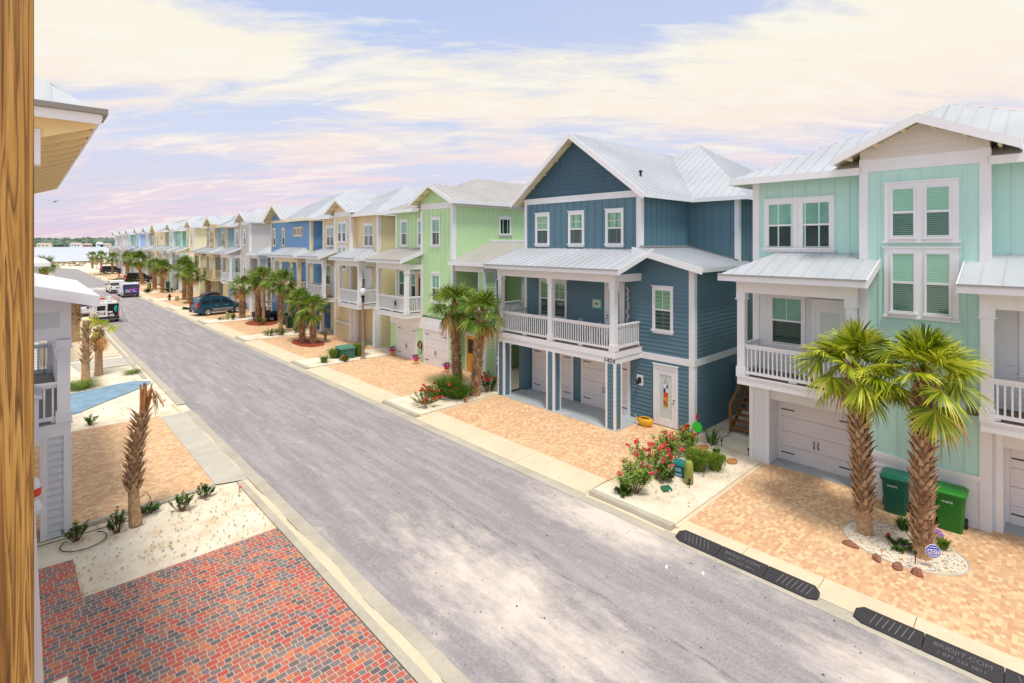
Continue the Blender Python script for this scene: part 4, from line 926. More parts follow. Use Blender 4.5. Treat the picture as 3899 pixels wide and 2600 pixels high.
cool2 = MX(M('MULTIPLY', RP(n3, [(.4, G(0)), (.62, G(1))]), .6), cool, sc_(216, 216, 232))
skc = MX(msk, cool2, MX(M('MULTIPLY', RP(n4, [(.5, G(0)), (.62, G(1))]), .55), warm, sc_(255, 251, 240)))
below = RP(Z_, [(0, G(0)), (.001, G(1))])
sk2 = MX(.06, skc, sky.outputs[0])
nt.links.new(skc, bg.inputs[0]); bg.inputs[1].default_value = .82
bg2 = N('Background', i_Strength=.015); nt.links.new(sky.outputs[0], bg2.inputs[0]); ad = N('AddShader')
nt.links.new(bg.outputs[0], ad.inputs[0]); nt.links.new(bg2.outputs[0], ad.inputs[1]); nt.links.new(ad.outputs[0], nt.nodes['World Output'].inputs[0])
sc.view_settings.view_transform = 'Standard'; sc.view_settings.look = 'None'; sc.view_settings.exposure = 0.2; sc.view_settings.gamma = 1
sc.render.engine = 'CYCLES'; sc.cycles.max_bounces = 6

# ---------------------------------------------------------------- setting
def sheet(name, pts, z, m, kind=True):
    b = MB(); b.face([(p[0], p[1], z) for p in pts]); return struct(b, name, m)
rn = random.Random(11)
g = MB(); shore = [(-400, 250), (-120, 262), (-40, 276), (0, 281), (8, 272), (14, 284), (24, 303), (40, 312), (90, 330), (400, 380)]
g.face([(-400, -60, -.03), (400, -60, -.03)]+[(x, y, -.03) for x, y in reversed(shore)]); struct(g, 'ground', MATS['sand'])
sheet('water', [(-6000, 200), (6000, 200), (6000, 1815), (-6000, 1815)], -.30, MATS['water'])
g = MB(); g.box(-6000, 6000, 1805, 9000, -1, .5); struct(g, 'far_shore', mat('far_land', S(120, 136, 104), .9, .1, .02))
g = MB(); g.face([(5.65, -40, 0), (12.1, -40, 0), (12.1, 205, 0), (9.5, 214, 0), (2, 222, 0), (-40, 226, 0), (-40, 216, 0), (0, 213, 0), (5.65, 205, 0)]); struct(g, 'road', MATS['asphalt'])
sheet('left_gutter', [(5.32, -40), (5.66, -40), (5.66, 27.3), (5.32, 27.3)], .008, gutter)
sheet('left_far_gutter', [(5.32, 28.6), (5.66, 28.6), (5.66, 205), (5.32, 205)], .008, gutter)
b = MB(); b.box(4.97, 5.16, -40, 18.0, -.05, .03); b.box(4.97, 5.16, 35.5, 205, -.05, .03); struct(b, 'left_kerb', gutter)
sheet('right_gutter', [(12.05, -40), (12.42, -40), (12.42, 205), (12.05, 205)], .006, gutter)
# sand washed over the gutters (their own irregular outline)
def drift(name, x0, x1, ya, yb, n, rnd, z=.014):
    L = []; Rr = []
    for i in range(n+1):
        y = ya+(yb-ya)*i/n; L.append((x0+.015*math.sin(y*2.3)+rnd.uniform(-.01, .01), y)); Rr.append((x1-.05+.035*math.sin(y*1.7)+.03*math.sin(y*.6+1)+rnd.uniform(-.012, .012), y))
    b = MB()
    for i in range(n): b.face([(L[i][0], L[i][1], z), (Rr[i][0], Rr[i][1], z), (Rr[i+1][0], Rr[i+1][1], z), (L[i+1][0], L[i+1][1], z)])
    return struct(b, name, apronmat)
drift('left_sand_drift', 5.15, 5.38, -8, 29, 260, rn); drift('right_sand_drift', 12.34, 12.5, 7.2, 9.8, 14, rn, .012)

slots = [(-14, 7.0), (9.95, 19.3), (22.4, 31.3), (34.0, 43.5), (46.0, 55.4), (58.4, 69.4), (73.0, 82.4), (85.4, 94.8), (98.6, 108.6), (110, 119.4), (122.6, 132.2), (135, 144.6), (146.8, 156.4), (159, 168.5), (171, 180.4)]
names = ['aqua', 'blue', 'green', 'tan', 'far']
for i, (a, e) in enumerate(slots):
    pav = tanpav
    xb = 19.4 if i in (0, 1, 2) else 19
    sheet('driveway', [(13.2 if i == 0 else 13.64, a), (xb, a), (xb, e), (13.2 if i == 0 else 13.64, e)], .02, pav)
    b = MB(); xo = 13.2 if i == 0 else 13.64; n = max(1, round((e-a)/ (1.66 if i == 0 else 2.95)))
    if i == 0: ys = [7.0-1.67*k for k in range(13)][::-1]
    else: ys = [a+(e-a)*k/n for k in range(n+1)]
    for y0, y1 in zip(ys[:-1], ys[1:]):
        b.hexa([(12.43, y0+.008, -.05), (xo, y0+.008, -.05), (xo, y1-.008, -.05), (12.43, y1-.008, -.05), (12.43, y0+.008, .012), (xo, y0+.008, .045), (xo, y1-.008, .045), (12.43, y1-.008, .012)])
    b.build('driveway_apron', apronmat); bpy.data.objects[-1] if False else None
for o in C.objects:
    if o.name.startswith('driveway_apron'): tag(o, kind='structure')
for i in range(len(slots)-1):
    a, e = slots[i][1], slots[i+1][0]
    b = MB(); rr = random.Random(i); n = 14
    # gently uneven sand bed
    gx = [12.75+(19.0-12.75)*k/16 for k in range(17)]; gy = [a+.12+(e-a-.2)*k/8 for k in range(9)]
    P = [[(x, y, .03+(.035*math.sin(x*2.1+i)+.03*math.sin(y*3.3+x))*(.0 if k in (0, 8) or j in (0, 16) else 1)+.03) for j, x in enumerate(gx)] for k, y in enumerate(gy)]
    for k in range(8):
        for j in range(16): b.face([P[k][j], P[k][j+1], P[k+1][j+1], P[k+1][j]])
    struct(b, 'sand_bed', MATS['sand'])
    b = MB(); y0, y1 = a+.1, e-.1
    b.hexa([(12.5, y0, -.05), (12.74, y0, -.05), (12.74, y1, -.05), (12.5, y1, -.05), (12.55, y0, .10), (12.74, y0, .10), (12.74, y1, .10), (12.55, y1, .10)]); struct(b, 'kerb', gutter)
    b = MB(); b.box(12.75, 19, a+.0, a+.16, -.05, .035); struct(b, 'edging_strip', apronmat)
# left side ground
sheet('left_apron', [(4.42, 18.3), (5.3, 18.0), (5.3, 27.1), (4.42, 27.1)], .02, concrete)
b = MB()
for y0, y1 in ((18.35, 21.2), (21.22, 24.1), (24.12, 27.0)): b.box(4.43, 5.31, y0, y1, -.02, .03)
struct(b, 'left_apron_slabs', concrete)
sheet('left_driveway', [(-.5, 18.15), (4.42, 18.42), (4.42, 27.3), (-.5, 27.6)], .015, tanpav)
b = MB(); b.beam((-1, 17.95, .03), (2.6, 18.1, .03), .14, .1); b.beam((2.6, 18.1, .03), (4.4, 18.3, .015), .12, .06); struct(b, 'left_edging', gutter)
sheet('red_paved_driveway', [(-2, -20), (4.95, -20), (4.95, 14.38), (.93, 14.38), (.93, 14.5), (.9, 16.3), (-2, 16.5)], .02, redpav)
sheet('blue_driveway', [(1.0, 30.0), (1.9, 30.4), (2.9, 31.6), (3.9, 32.6), (5.0, 33.9), (5.2, 34.6), (4.6, 35.3), (3.5, 35.1), (2.6, 34.6), (1.8, 34.5), (.6, 34.4), (-1, 34), (-1, 30)], .0, blueconc)
sheet('left_drive_two', [(.9, 44), (4.9, 44), (4.9, 54), (.9, 54)], .0, apronmat); sheet('left_drive_three', [(.5, 56), (4.9, 56), (4.9, 66), (.5, 66)], .0, apronmat); sheet('left_drive_four', [(2.5, 40.2), (5.3, 40.2), (5.3, 43.2), (2.2, 43.2)], .004, concrete)

# ---------------------------------------------------------------- houses on the right
aq = mat('aqua_siding', S(184, 224, 216), .5, .03, .7); wl = mat('white_siding', S(228, 232, 236, .93), .5, .03, .7)
house_A(2.72, aq, wl, 'bay_house', 'pale aqua three storey house with a tall gabled window bay between two white porches', style='garage', groundm=wl, porchwall=wl)
house_B()
house_C(26.45, mat('green_siding', S(190, 224, 172), .55, .035, .7), 'bay_house', 'lime green three storey house with orange-yellow door and two white garage doors', near=True, doorm=mat('ochre_door', S(226, 156, 40), .45, .04))
house_A(39.15, mat('sand_siding', S(228, 210, 174), .55, .035, .7), white, 'bay_house', 'sandy tan three storey house with carport left of the lime green house')
house_D(50.6, mat('cornflower_siding', S(106, 156, 204), .55, .035, .7), 'gabled_house', 'cornflower blue house with cream trim and a row of three small square windows')
house_C(64.2, mat('greige_siding', S(206, 200, 194), .55, .035, .7), 'bay_house', 'pale grey-beige three storey house behind the parked blue SUV', rm=roofm)
sl = mat('slate_blue_siding', S(150, 184, 198), .55, .035, .7)
house_A(78.0, sl, white, 'bay_house', 'slate blue house with tan trimmed gable and porches beyond the grey-beige house', trim=tantrim, baymat=mat('bay_grey', S(214, 214, 208), .55, .02))
house_C(89.9, mat('butter_siding', S(242, 232, 186), .55, .035, .7), 'bay_house', 'butter yellow house with long plain side wall halfway down the row', rm=roofm)
house_A(103.9, mat('teal_siding', S(122, 204, 178), .55, .035, .7), white, 'bay_house', 'teal green house with pale bay beyond the butter yellow house', baymat=mat('pale_teal', S(206, 226, 220), .55, .02))
house_D(115.0, mat('ivory_siding', S(238, 228, 198), .55, .035, .7), 'gabled_house', 'ivory house with steep cream gable beyond the teal green house')
house_A(127.6, mat('grey_siding', S(164, 168, 166), .55, .035, .7), white, 'bay_house', 'mid grey house with white porches far down the row', baymat=wl)
house_C(139.6, mat('sky_siding', S(164, 196, 240), .55, .035, .7), 'bay_house', 'light sky blue house with plain side wall far down the row', rm=roofm)
house_A(151.8, mat('turquoise_siding', S(84, 194, 186), .55, .035, .7), white, 'bay_house', 'bright turquoise house far down the row', baymat=mat('pale_teal2', S(190, 226, 220), .55, .02))
house_C(163.6, mat('oyster_siding', S(226, 218, 214), .55, .035, .7), 'bay_house', 'oyster white house second from the beach end of the row', rm=roofm)
house_A(176.0, mat('chalk_siding', S(232, 224, 226), .55, .035, .7), white, 'bay_house', 'chalk white house at the beach end of the row')
org()

# ---------------------------------------------------------------- neighbours on the left
gl_ = mat('pale_grey_siding', S(206, 212, 216), .55, .035, .7)
def house_left():
    h = thing('porch_house', 'white neighbouring house at left edge with railed upper porch and grey pier', 'house', (0, 18, 0))
    w = MB(); w.box(-9, .1, 18.1, 28, 2.7, 7.3); w.box(-9, -.6, 18, 28, 0, 2.7); w.box(-9, -.2, 16.95, 18, 6.6, 6.7) if False else None; w.build('wall', wl, h)
    p = MB(); p.box(.36, .92, 17.93, 18.6, 0, 2.62); lap(p, FY(17.92), [(.46, 0), (.8, 0), (.8, 2.62), (.46, 2.62)], .185, .045); p.build('pier', gl_, h)
    boards(h, white, (FY(17.93), .34, .47, 0, .07, 0, 2.62), (FY(17.93), .79, .95, 0, .07, 0, 2.62), (FXr(.92), 17.89, 18.05, 0, .03, 0, 2.62), (FXr(.92), 18.45, 18.62, 0, .03, 0, 2.62))
    s = MB(); s.box(-3, .94, 17.88, 26, 2.62, 2.9); s.box(-3, .98, 17.84, 26, 2.9, 2.93); s.build('balcony', white, h); d = MB(); d.box(-3, .9, 17.9, 25.9, 2.933, 2.96); d.build('deck', mat('grey_deck', S(140, 138, 136), .8, .08), h)
    column(.67, .93, 17.9, 18.16, 2.94, 5.1, h, white); column(.67, .93, 24.9, 25.16, 2.94, 5.6, h, white)
    railing(FY(17.98), -2.5, .67, 2.95, h, pitch=.17); railing(FXr(.84), 18.16, 24.9, 2.95, h, pitch=.17); railing(FY(25.1), -2.5, .67, 2.95, h, pitch=.17)
    e = MB(); e.prism([(-2, 17.95, 5.1), (.95, 17.95, 5.1), (.95, 17.95, 6.1), (-2, 17.95, 6.85)], (0, .12, 0)); e.build('gable_end', white, h)
    e = MB(); e.prism([(-2, 17.94, 5.42), (.72, 17.94, 5.42), (.72, 17.94, 5.82), (-2, 17.94, 5.86)], (0, .03, 0)); e.build('gable_panel', gl_, h)
    r = MB(); roof_plane(r, [(1.45, 17.3, 6.22), (1.45, 25.4, 6.22), (-3, 25.4, 7.42), (-3, 17.3, 7.42)]); ro = r.build('porch_roof', [roofmat('white_metal', S(244, 246, 248)), white], h)
    f = MB(); fascia(f, (1.45, 17.28, 6.22), (-3, 17.28, 7.42), .26); fascia(f, (1.47, 17.3, 6.22), (1.47, 25.4, 6.22), .2); f.build('fascia', white, ro)
    r = MB(); roof_plane(r, [(.8, 23.2, 4.62), (.8, 25.6, 4.62), (-2, 25.6, 5.3), (-2, 23.2, 5.3)], .1, .2); r.build('awning', [tantrim, white], h)
    r = MB(); r.box(-2, .3, 17.0, 17.8, 2.7, 3.9); r.build('porch_parapet', white, h); r = MB(); roof_plane(r, [(.36, 16.9, 3.92), (.36, 17.85, 3.92), (-1, 17.85, 4.5), (-1, 16.9, 4.5)], .08, .15); r.build('parapet_cap', [roofm, white], h)
    org()
    h = thing('raftered_house', 'nearest left neighbour showing only its raftered yellow eave and hipped metal roof corner', 'house', (0, 7, 0))
    w = MB(); w.box(-9, -.03, 7.4, 15.9, 0, 8.95); w.build('wall', wl, h)
    r = MB(); xe, ye, yf, z = .613, 7.0, 16.2, 9.0; k = .76
    roof_plane(r, [(xe, ye, z), (xe, yf, z), (xe-4, yf-4, z+4*k), (xe-4, ye+4, z+4*k)], .03, .41, .02, .015); roof_plane(r, [(xe, ye, z), (xe-8, ye, z), (xe-4, ye+4, z+4*k)], .03, .41, .02, .015); roof_plane(r, [(xe, yf, z), (xe-8, yf, z), (xe-4, yf-4, z+4*k)], .03)
    ro = r.build('roof', [roofm, soffit], h)
    f = MB(); fascia(f, (xe, ye, z-.03), (xe-8, ye, z-.03), .1, .025, 0); fascia(f, (xe, ye, z-.03), (xe, yf, z-.03), .05, .025, 0); f.build('fascia', white, ro)
    gt = MB(); gt.beam((xe+.055, ye-.035, z), (xe-8, ye-.035, z), .05, .055); gt.beam((xe+.033, ye-.008, z+.002), (xe+.033, ye+.5, z+.002), .05, .055); gt.build('gutter', mat('gutter_dark', S(128, 124, 118), .5, 0), ro)
    sf = MB(); sf.face([(xe-.02, ye+.02, z-.06), (-.05, ye+.02, z-.06), (-.05, yf, z-.06), (xe-.02, yf, z-.06)]); eavem = mat('eave_rafter_lit', S(244, 224, 168), .6, .02); sf.build('soffit', mat('eave_soffit_shaded', S(160, 120, 52), .6, .05), ro)  # light and shade painted in: rafters coloured paler, soffit darker
    for i in range(16): rf = MB(); y = 7.25+i*.575; rf.hexa([(xe-.02, y-.02, z-.13), (xe-.02, y+.02, z-.13), (-.03, y+.02, z-.36), (-.03, y-.02, z-.36), (xe-.02, y-.02, z-.055), (xe-.02, y+.02, z-.055), (-.03, y+.02, z-.055), (-.03, y-.02, z-.055)]); rf.build('rafter', eavem, ro)
    b = MB(); b.box(.05, .14, 7.2, 7.4, 8.42, 8.78); b.build('eave_bracket', white, h)
    org()
    t = thing('mooring_buoy', 'white and red banded mooring buoy hanging beside the pale grey pier at left', 'buoy', (.2, 17.5, .8), local=True)
    b = MB(); b.lathe((0, 0, 0), [(.02, 0), (.12, .05), (.17, .16), (.17, .3), (.12, .42), (.05, .46)], 16); b.build('ball', white, t, True)
    b = MB(); b.lathe((0, 0, .42), [(.06, 0), (.14, .1), (.15, .32), (.12, .52), (.03, .6)], 16); b.build('float', white, t, True)
    b = MB(); b.lathe((0, 0, .55), [(.145, 0), (.158, .04), (.158, .17), (.15, .2)], 16); b.build('band', mat('buoy_red', S(226, 60, 30), .5, 0), t)
    b = MB(); b.tube([(0, 0, 1.0), (0, 0, 1.82)], .012, 5); b.build('rope', cream, t); org()
def house_left_far(x, y0, y1, label, zr=6.4):
    h = thing('porch_house', label, 'house', (x, y0, 0)); w = MB(); core(w, -9, x-.5, y0+.6, y1-.6, 0, zr); lap(w, FY(y0+.6), [(-9, 0), (x-.5, 0), (x-.5, zr), (-9, zr)]); lap(w, FXr(x-.5), [(y0+.6, 0), (y1-.6, 0), (y1-.6, zr), (y0+.6, zr)])
    w.build('wall', gl_, h); window(FY(y0+.6), x-2.1, x-1.3, 3.9, 5.3, h); window(FXr(x-.5), y0+3, y0+3.8, 3.9, 5.3, h)
    r = MB(); f = MB(); roof_plane(r, [(x, y0, zr+.1), (x, y1, zr+.1), (x-2, y1-2, zr+.75), (x-2, y0+2, zr+.75)]); roof_plane(r, [(x, y0, zr+.1), (x-9, y0, zr+.1), (x-9, y0+2, zr+.75), (x-2, y0+2, zr+.75)])
    ro = r.build('roof', [MATS['white_metal'], white], h); fascia(f, (x, y0, zr+.1), (x, y1, zr+.1)); fascia(f, (x, y0, zr+.1), (x-9, y0, zr+.1)); f.build('fascia', white, ro); org()
house_left(); house_left_far(1.25, 41.9, 53, 'low white roofed pale grey house beyond the left neighbour, at the picture edge', 6.35)
house_left_far(.9, 58, 70, 'second pale grey house beyond the left neighbour, nearer the beach', 6.6)
# ---------------------------------------------------------------- own balcony
t = thing('balcony_post', 'rough sawn treated timber post filling the left edge of the view', 'post', (-.06, 1.63, 5), 0)
b = MB(); b.box(-.13, .02, 1.56, 1.70, 5.0, 10.2); b.build('post', MATS['treated_wood'], t, bevel=.006)
b = MB(); b.beam((.014, 1.72, 6.95), (.03, 1.72, 6.5), .008, .02); b.build('white_trim', white, t)
b = MB(); b.box(-.1, .085, 1.72, 1.76, 6.4, 6.485); b.build('rail', cream, t)
k = MB()
rk = random.Random(5)
for q in range(5): k.box(-.03-rk.random()*.02, -.022, 1.5585, 1.5595, 8.2+q*.13, 8.215+q*.13)
k.build('nail_hole', black, t); org()

# ---------------------------------------------------------------- palms
palm('palm_tree', 'thick booted palm in the shell bed, left one of the pair before the aqua house', (16.05, 3.5, 0), 4.25, .165, .15, 1.24, 30, 1, lean=(.0, .22), dead=1, bare=.13, nseg=34)
palm('palm_tree', 'thick booted palm right behind the small blue alarm sign', (15.85, 2.3, 0), 4.4, .165, .15, 1.18, 28, 2, lean=(.05, -.03), dead=2, bare=.06, nseg=34)
palm('palm_tree', 'broad palm with yellowing left fronds standing nearest the lime green house garage', (16.8, 22.0, 0), 4.4, 0.189, 0.172, 1.28, 27, 3, lean=(-.1, .1), dead=6)
palm('palm_tree', 'leaning palm touching the white balcony of the dark blue house', (16.4, 20.05, 0), 4.15, 0.189, 0.163, 1.22, 25, 4, lean=(.35, -.15), dead=4)
palm('palm_tree', 'short palm with orange dead fronds in the oval mulch bed before the tan house', (15.75, 40.2, 0), 3.10, 0.172, 0.163, 1.24, 20, 5, dead=5, lean=(0, .2))
palm('palm_tree', 'short green palm in the oval mulch bed, nearer the birdbath', (16.05, 38.9, 0), 2.80, 0.163, 0.146, 1.24, 18, 6, dead=1, lean=(.05, .2))
palm('palm_tree', 'slim palm beside the green bins before the cornflower blue house', (15.8, 44.9, 0), 4.30, 0.163, 0.138, 1.32, 24, 7, dead=4, bare=.25)
palm('palm_tree', 'smooth trunked palm in the round red mulch bed by the golf cart', (16.7, 52.0, 0), 4.30, 0.155, 0.138, 1.24, 22, 8, dead=2, boots=False)
palm('palm_tree', 'booted palm at the back of the round red mulch bed by the golf cart', (16.7, 53.6, 0), 4.30, 0.172, 0.155, 1.24, 22, 9, dead=3)
palm('palm_tree', 'palm with orange dead frond just in front of the blue SUV bonnet', (16.25, 57.0, 0), 3.30, 0.206, 0.189, 1.24, 20, 10, dead=5)
palm('palm_tree', 'stout palm in a scrap of weeds left of the blue SUV', (15.7, 76.7, 0), 3.70, 0.245, 0.216, 1.33, 22, 11, dead=5)
palm('palm_tree', 'taller palm just beyond the stout palm left of the blue SUV', (16.0, 81.5, 0), 4.40, 0.180, 0.158, 1.62, 24, 12, dead=3)
palm('palm_tree', 'low drooping palm against the slate blue house carport', (18.0, 77.5, 0), 3.30, 0.144, 0.130, 1.11, 17, 13, dead=2)
palm('palm_tree', 'palm beside the dark green bin, nearer one', (15.8, 95.4, 0), 4.00, 0.187, 0.173, 1.48, 22, 14, dead=3)
palm('palm_tree', 'palm beside the dark green bin, further one with thick trunk', (16.0, 103.2, 0), 4.10, 0.230, 0.216, 1.48, 22, 15, dead=3)
palm('palm_tree', 'leaning wide crowned palm in front of the black SUV', (16.4, 117.6, 0), 4.60, 0.245, 0.180, 1.92, 24, 16, dead=2, lean=(-.6, 1.))
palm('palm_tree', 'palm with orange dead skirt before the turquoise house', (16.9, 141, 0), 4.60, 0.288, 0.274, 1.62, 20, 17, dead=8)
palm('palm_tree', 'thin palm in front of the dark SUV at the far end', (16.6, 164, 0), 4.00, 0.158, 0.144, 1.70, 18, 18, dead=3)
palm('palm_tree', 'small palm right of the far street lamp by the beach', (17.2, 196, 0), 4.00, 0.202, 0.187, 1.84, 18, 19, dead=1)
palm('palm_tree', 'small palm left of the far street lamp by the beach, last of the row', (15.9, 206, 0), 3.80, 0.202, 0.187, 1.84, 17, 20, dead=1)
palm('palm_tree', 'lone bright green palm at the left side of the street near the beach', (3.6, 150, 0), 3.20, 0.500, 0.500, 2.30, 21, 21, dead=1)
palm('palm_tree', 'newly planted leaning palm trunk with its leaves tied up on the left sand', (2.24, 17.2, 0), 3.00, .14, .095, 0.41, 0, 22, lean=(.2, .2), dead=0, bare=.3, crown=False, curve=-.12, low=False, bootsize=1.05)
palm('palm_tree', 'bare grey palm trunk with shaggy boots and no leaves, by the blue driveway', (2.58, 37.2, 0), 3.35, 0.200, 0.140, 0.41, 0, 23, crown=False, dead=0, bare=.3, bootsize=1.3, low=True)
palm('palm_tree', 'small palm with upright green leaves and hanging brown ones on the left sand', (3.25, 38.4, 0), 2.60, 0.200, 0.160, 0.94, 8, 24, dead=4, bare=.5)
palm('palm_tree', 'thick palm trunk rising behind the left neighbour porch roof', (2.9, 52.7, 0), 4.00, 0.420, 0.360, 0.41, 0, 25, crown=False, dead=0, bare=.35, bootsize=1.2)
# tied leaves on the leaning trunk
tt = [o for o in C.objects if o.get('label', '').startswith('newly planted')][0]; rr = random.Random(3); b = MB(); dd = MB()
for i in range(26):
    a = rr.uniform(0, 6.28); q = rr.uniform(.02, .09); ww = rr.uniform(.015, .035); z1 = rr.uniform(3.3, 3.72)
    p0 = V((.2+math.cos(a)*q, .2+math.sin(a)*q, 2.85)); p1 = V((.26+math.cos(a)*(q+.07), .25+math.sin(a)*(q+.07), z1)); s_ = V((-math.sin(a), math.cos(a), 0))*ww
    b.hexa([p0-s_, p0+s_, p0+s_*.8+V((0, 0, .02)), p0-s_*.8+V((0, 0, .02)), p1-s_, p1+s_, p1+s_+V((.02, .01, 0)), p1-s_+V((.02, .01, 0))])
for i in range(16):
    a = rr.uniform(-1.2, 1.6); p = V((.28, .25, 3.45-rr.random()*.3)); dd.tube([p, p+V((math.cos(a)*.22, math.sin(a)*.2, .12)), p+V((math.cos(a)*.36, math.sin(a)*.3, -.15)), p+V((math.cos(a)*.4, math.sin(a)*.34, -.4*rr.random()-.2))], [.012, .012, .01, .004], 4)
b.build('tied_leaves', leaf_dead, tt); dd.build('dead_frond', leaf_dead, tt)

# ---------------------------------------------------------------- planting
ro = random.Random(21); leaf_ol = leafmat('oleander_leaf', S(70, 110, 24), S(124, 164, 44), S(190, 210, 104), 5)
for (x, y, h_, r_, nf, lb) in ((13.5, 8.95, 1.25, .5, 8, 'tall oleander with pink flowers nearest the kerb in the bed beside the blue house'), (14.7, 9.1, 1.45, .6, 24, 'tallest oleander full of pink flowers in the middle of the kerbside bed'), (16.2, 9.2, 1.35, .55, 14, 'pink oleander between the green utility box and the blue house corner'), (17.5, 9.3, 1.2, .4, 10, 'pink oleander by the white corner board and the green garden spinner')):
    shrub('oleander', lb, 'shrub', (x, y, .04), h_*.95, r_*1.25, 22, 46, ro, .16, .02, leaf_ol, pink if x < 17 else redp, nf, .075, group='oleanders in the kerbside bed')
shrub('shrub', 'small leafy shrub at the kerb corner under the first oleander', 'shrub', (13.15, 9.05, .03), .4, .28, 12, 40, ro, .09, .03, leaf_dk)
shrub('shrub', 'low dark shrub with red flowers left of the green utility box', 'shrub', (15.0, 8.75, .03), .5, .4, 16, 50, ro, .12, .02, leaf_dk, redp, 5, .05)
tuft('grass_clump', 'feathery light green grass clump behind the olive bollard', 'grass clump', (16.4, 8.35, .03), .75, .6, 700, ro, leaf_lt); tuft('grass_clump', 'yellow-green grass clump at the bed edge near the stepping stones', 'grass clump', (16.9, 7.95, .03), .6, .45, 420, ro, leaf_lt)
shrub('shrub', 'bright green bushy shrub behind the two grass clumps', 'shrub', (17.35, 8.2, .03), .55, .4, 16, 46, ro, .1, .03, leaf_lt)
tuft('spiky_plant', 'spiky grey-green plant standing alone on the sand by the blue side wall', 'plant', (18.93, 9.0, .03), .7, .5, 40, ro, leaf_dk, w=.016, spiky=True)
# bed by the two palms in front of the green house
shrub('shrub', 'wiry shrub with red flowers at the kerb end of the two-palm bed', 'shrub', (13.9, 20.6, .03), .85, .8, 24, 50, ro, .1, .025, leaf_lt, redp, 9, .09)
shrub('shrub', 'leafy shrub with red flowers in the middle of the two-palm bed', 'shrub', (14.9, 21.0, .03), .85, .95, 36, 60, ro, .1, .025, leaf_dk, redp, 10, .08)
tuft('grass_clump', 'dense grass clump at the foot of the broad palm', 'grass clump', (15.7, 21.3, .03), .95, 1.1, 1100, ro, leaf_lt); tuft('grass_clump', 'dense grass clump at the foot of the leaning palm', 'grass clump', (15.5, 20.3, .03), .7, 1.0, 1000, ro, leaf_dk)
shrub('shrub', 'rose bush with red blooms against the first blue porch post', 'shrub', (17.35, 20.1, .03), 1.15, .45, 20, 46, ro, .1, .03, leaf_dk, redp, 9, .1)
tuft('dry_tuft', 'small dry tuft of grass on the sand before the leaning palm', 'plant', (15.4, 19.5, .03), .3, .2, 60, ro, leaf_dead)
# bed between green and tan house
tuft('grass_clump', 'tall grass clump left of the green transformer box', 'grass clump', (15.0, 32.9, .03), .8, .7, 500, ro, leaf_lt); tuft('grass_clump', 'grass clump behind the green transformer box at the lamp post foot', 'grass clump', (16.6, 32.7, .03), 1., .8, 600, ro, leaf_lt)
tuft('agave', 'small spiky agave beside the kerb before the green transformer box', 'plant', (13.95, 32.1, .03), .5, .45, 44, ro, leaf_dk, w=.03, spiky=True); shrub('shrub', 'small shrub with an orange flower in front of the transformer box', 'shrub', (15.1, 31.7, .03), .5, .35, 14, 40, ro, .1, .03, leaf_dk, mat('orange_petal', S(236, 110, 20), .6, 0), 2, .1)
for (x, y, h_, r_, lb) in ((14.8, 44.7, .7, .6, 'leafy shrub on the sand before the slim palm'), (15.6, 44.6, .8, .5, 'second leafy shrub close to the slim palm trunk'), (17.0, 44.4, .9, .5, 'round shrub behind the two short palms'), (15.3, 56.8, .8, .5, 'shrub beside the timber marker post by the blue SUV'), (14.6, 57.4, .4, .7, 'low weedy patch beside the timber marker post'), (16.2, 51.2, 1.1, .6, 'flowering shrub in the round red mulch bed'),
                           (13.9, 69.6, .3, .7, 'low weeds on the sand strip behind the blue SUV'), (16.2, 75.0, .3, .8, 'weeds at the foot of the stout palm'), (17, 96, .9, .9, 'flowering bush beside the dark green bin'), (14.2, 97, .8, .7, 'brown edged bush before the palm by the bin'), (15.4, 133.5, 1.0, 1.5, 'green bush beside the red hydrant'), (14.4, 133.8, .6, 1.8, 'low hedge before the red hydrant'), (13.8, 157.6, .7, 2.4, 'low hedge beside the dark SUV at the far end'), (15.5, 121.2, .9, 1.2, 'bush beside the black SUV tail')):
    shrub('shrub', lb, 'shrub', (x, y, .02), h_, r_, 16, 46 if y < 60 else 70, ro, .1 if y < 60 else .16, .03 if y < 60 else .07, leaf_dk if 'bush' in lb else leaf_lt)
for (x, y, h_, r_, lb, gp) in ((1.02, 17.35, .55, .3, 'small shrub inside the loop of black irrigation hose at left', 1), (1.83, 17.1, .7, .28, 'small shrub left of the leaning palm trunk', 1), (3.3, 17.2, .65, .3, 'sparse reddish shrub right of the leaning palm trunk', 1), (3.95, 17.6, .45, .3, 'bushy green shrub nearest the concrete apron at left', 1), (2.62, 17.75, .25, .3, 'low flat shrub right behind the leaning palm trunk', 1), (2.1, 28.1, .5, .3, 'small shrub on the sand by the blue painted driveway', 1)):
    shrub('shrub', lb, 'shrub', (x, y, 0), h_, r_, 13, 34, ro, .075, .022, leaf_dk, group='shrubs on the left sand')
tuft('grass_patch', 'patch of green weeds under the bare grey palm trunk', 'plant', (2.2, 35.6, 0), .35, 1.2, 700, ro, leaf_lt); tuft('grass_patch', 'patch of green weeds by the left kerb beyond the blue driveway', 'plant', (4.7, 37.5, 0), .2, .7, 260, ro, leaf_lt)
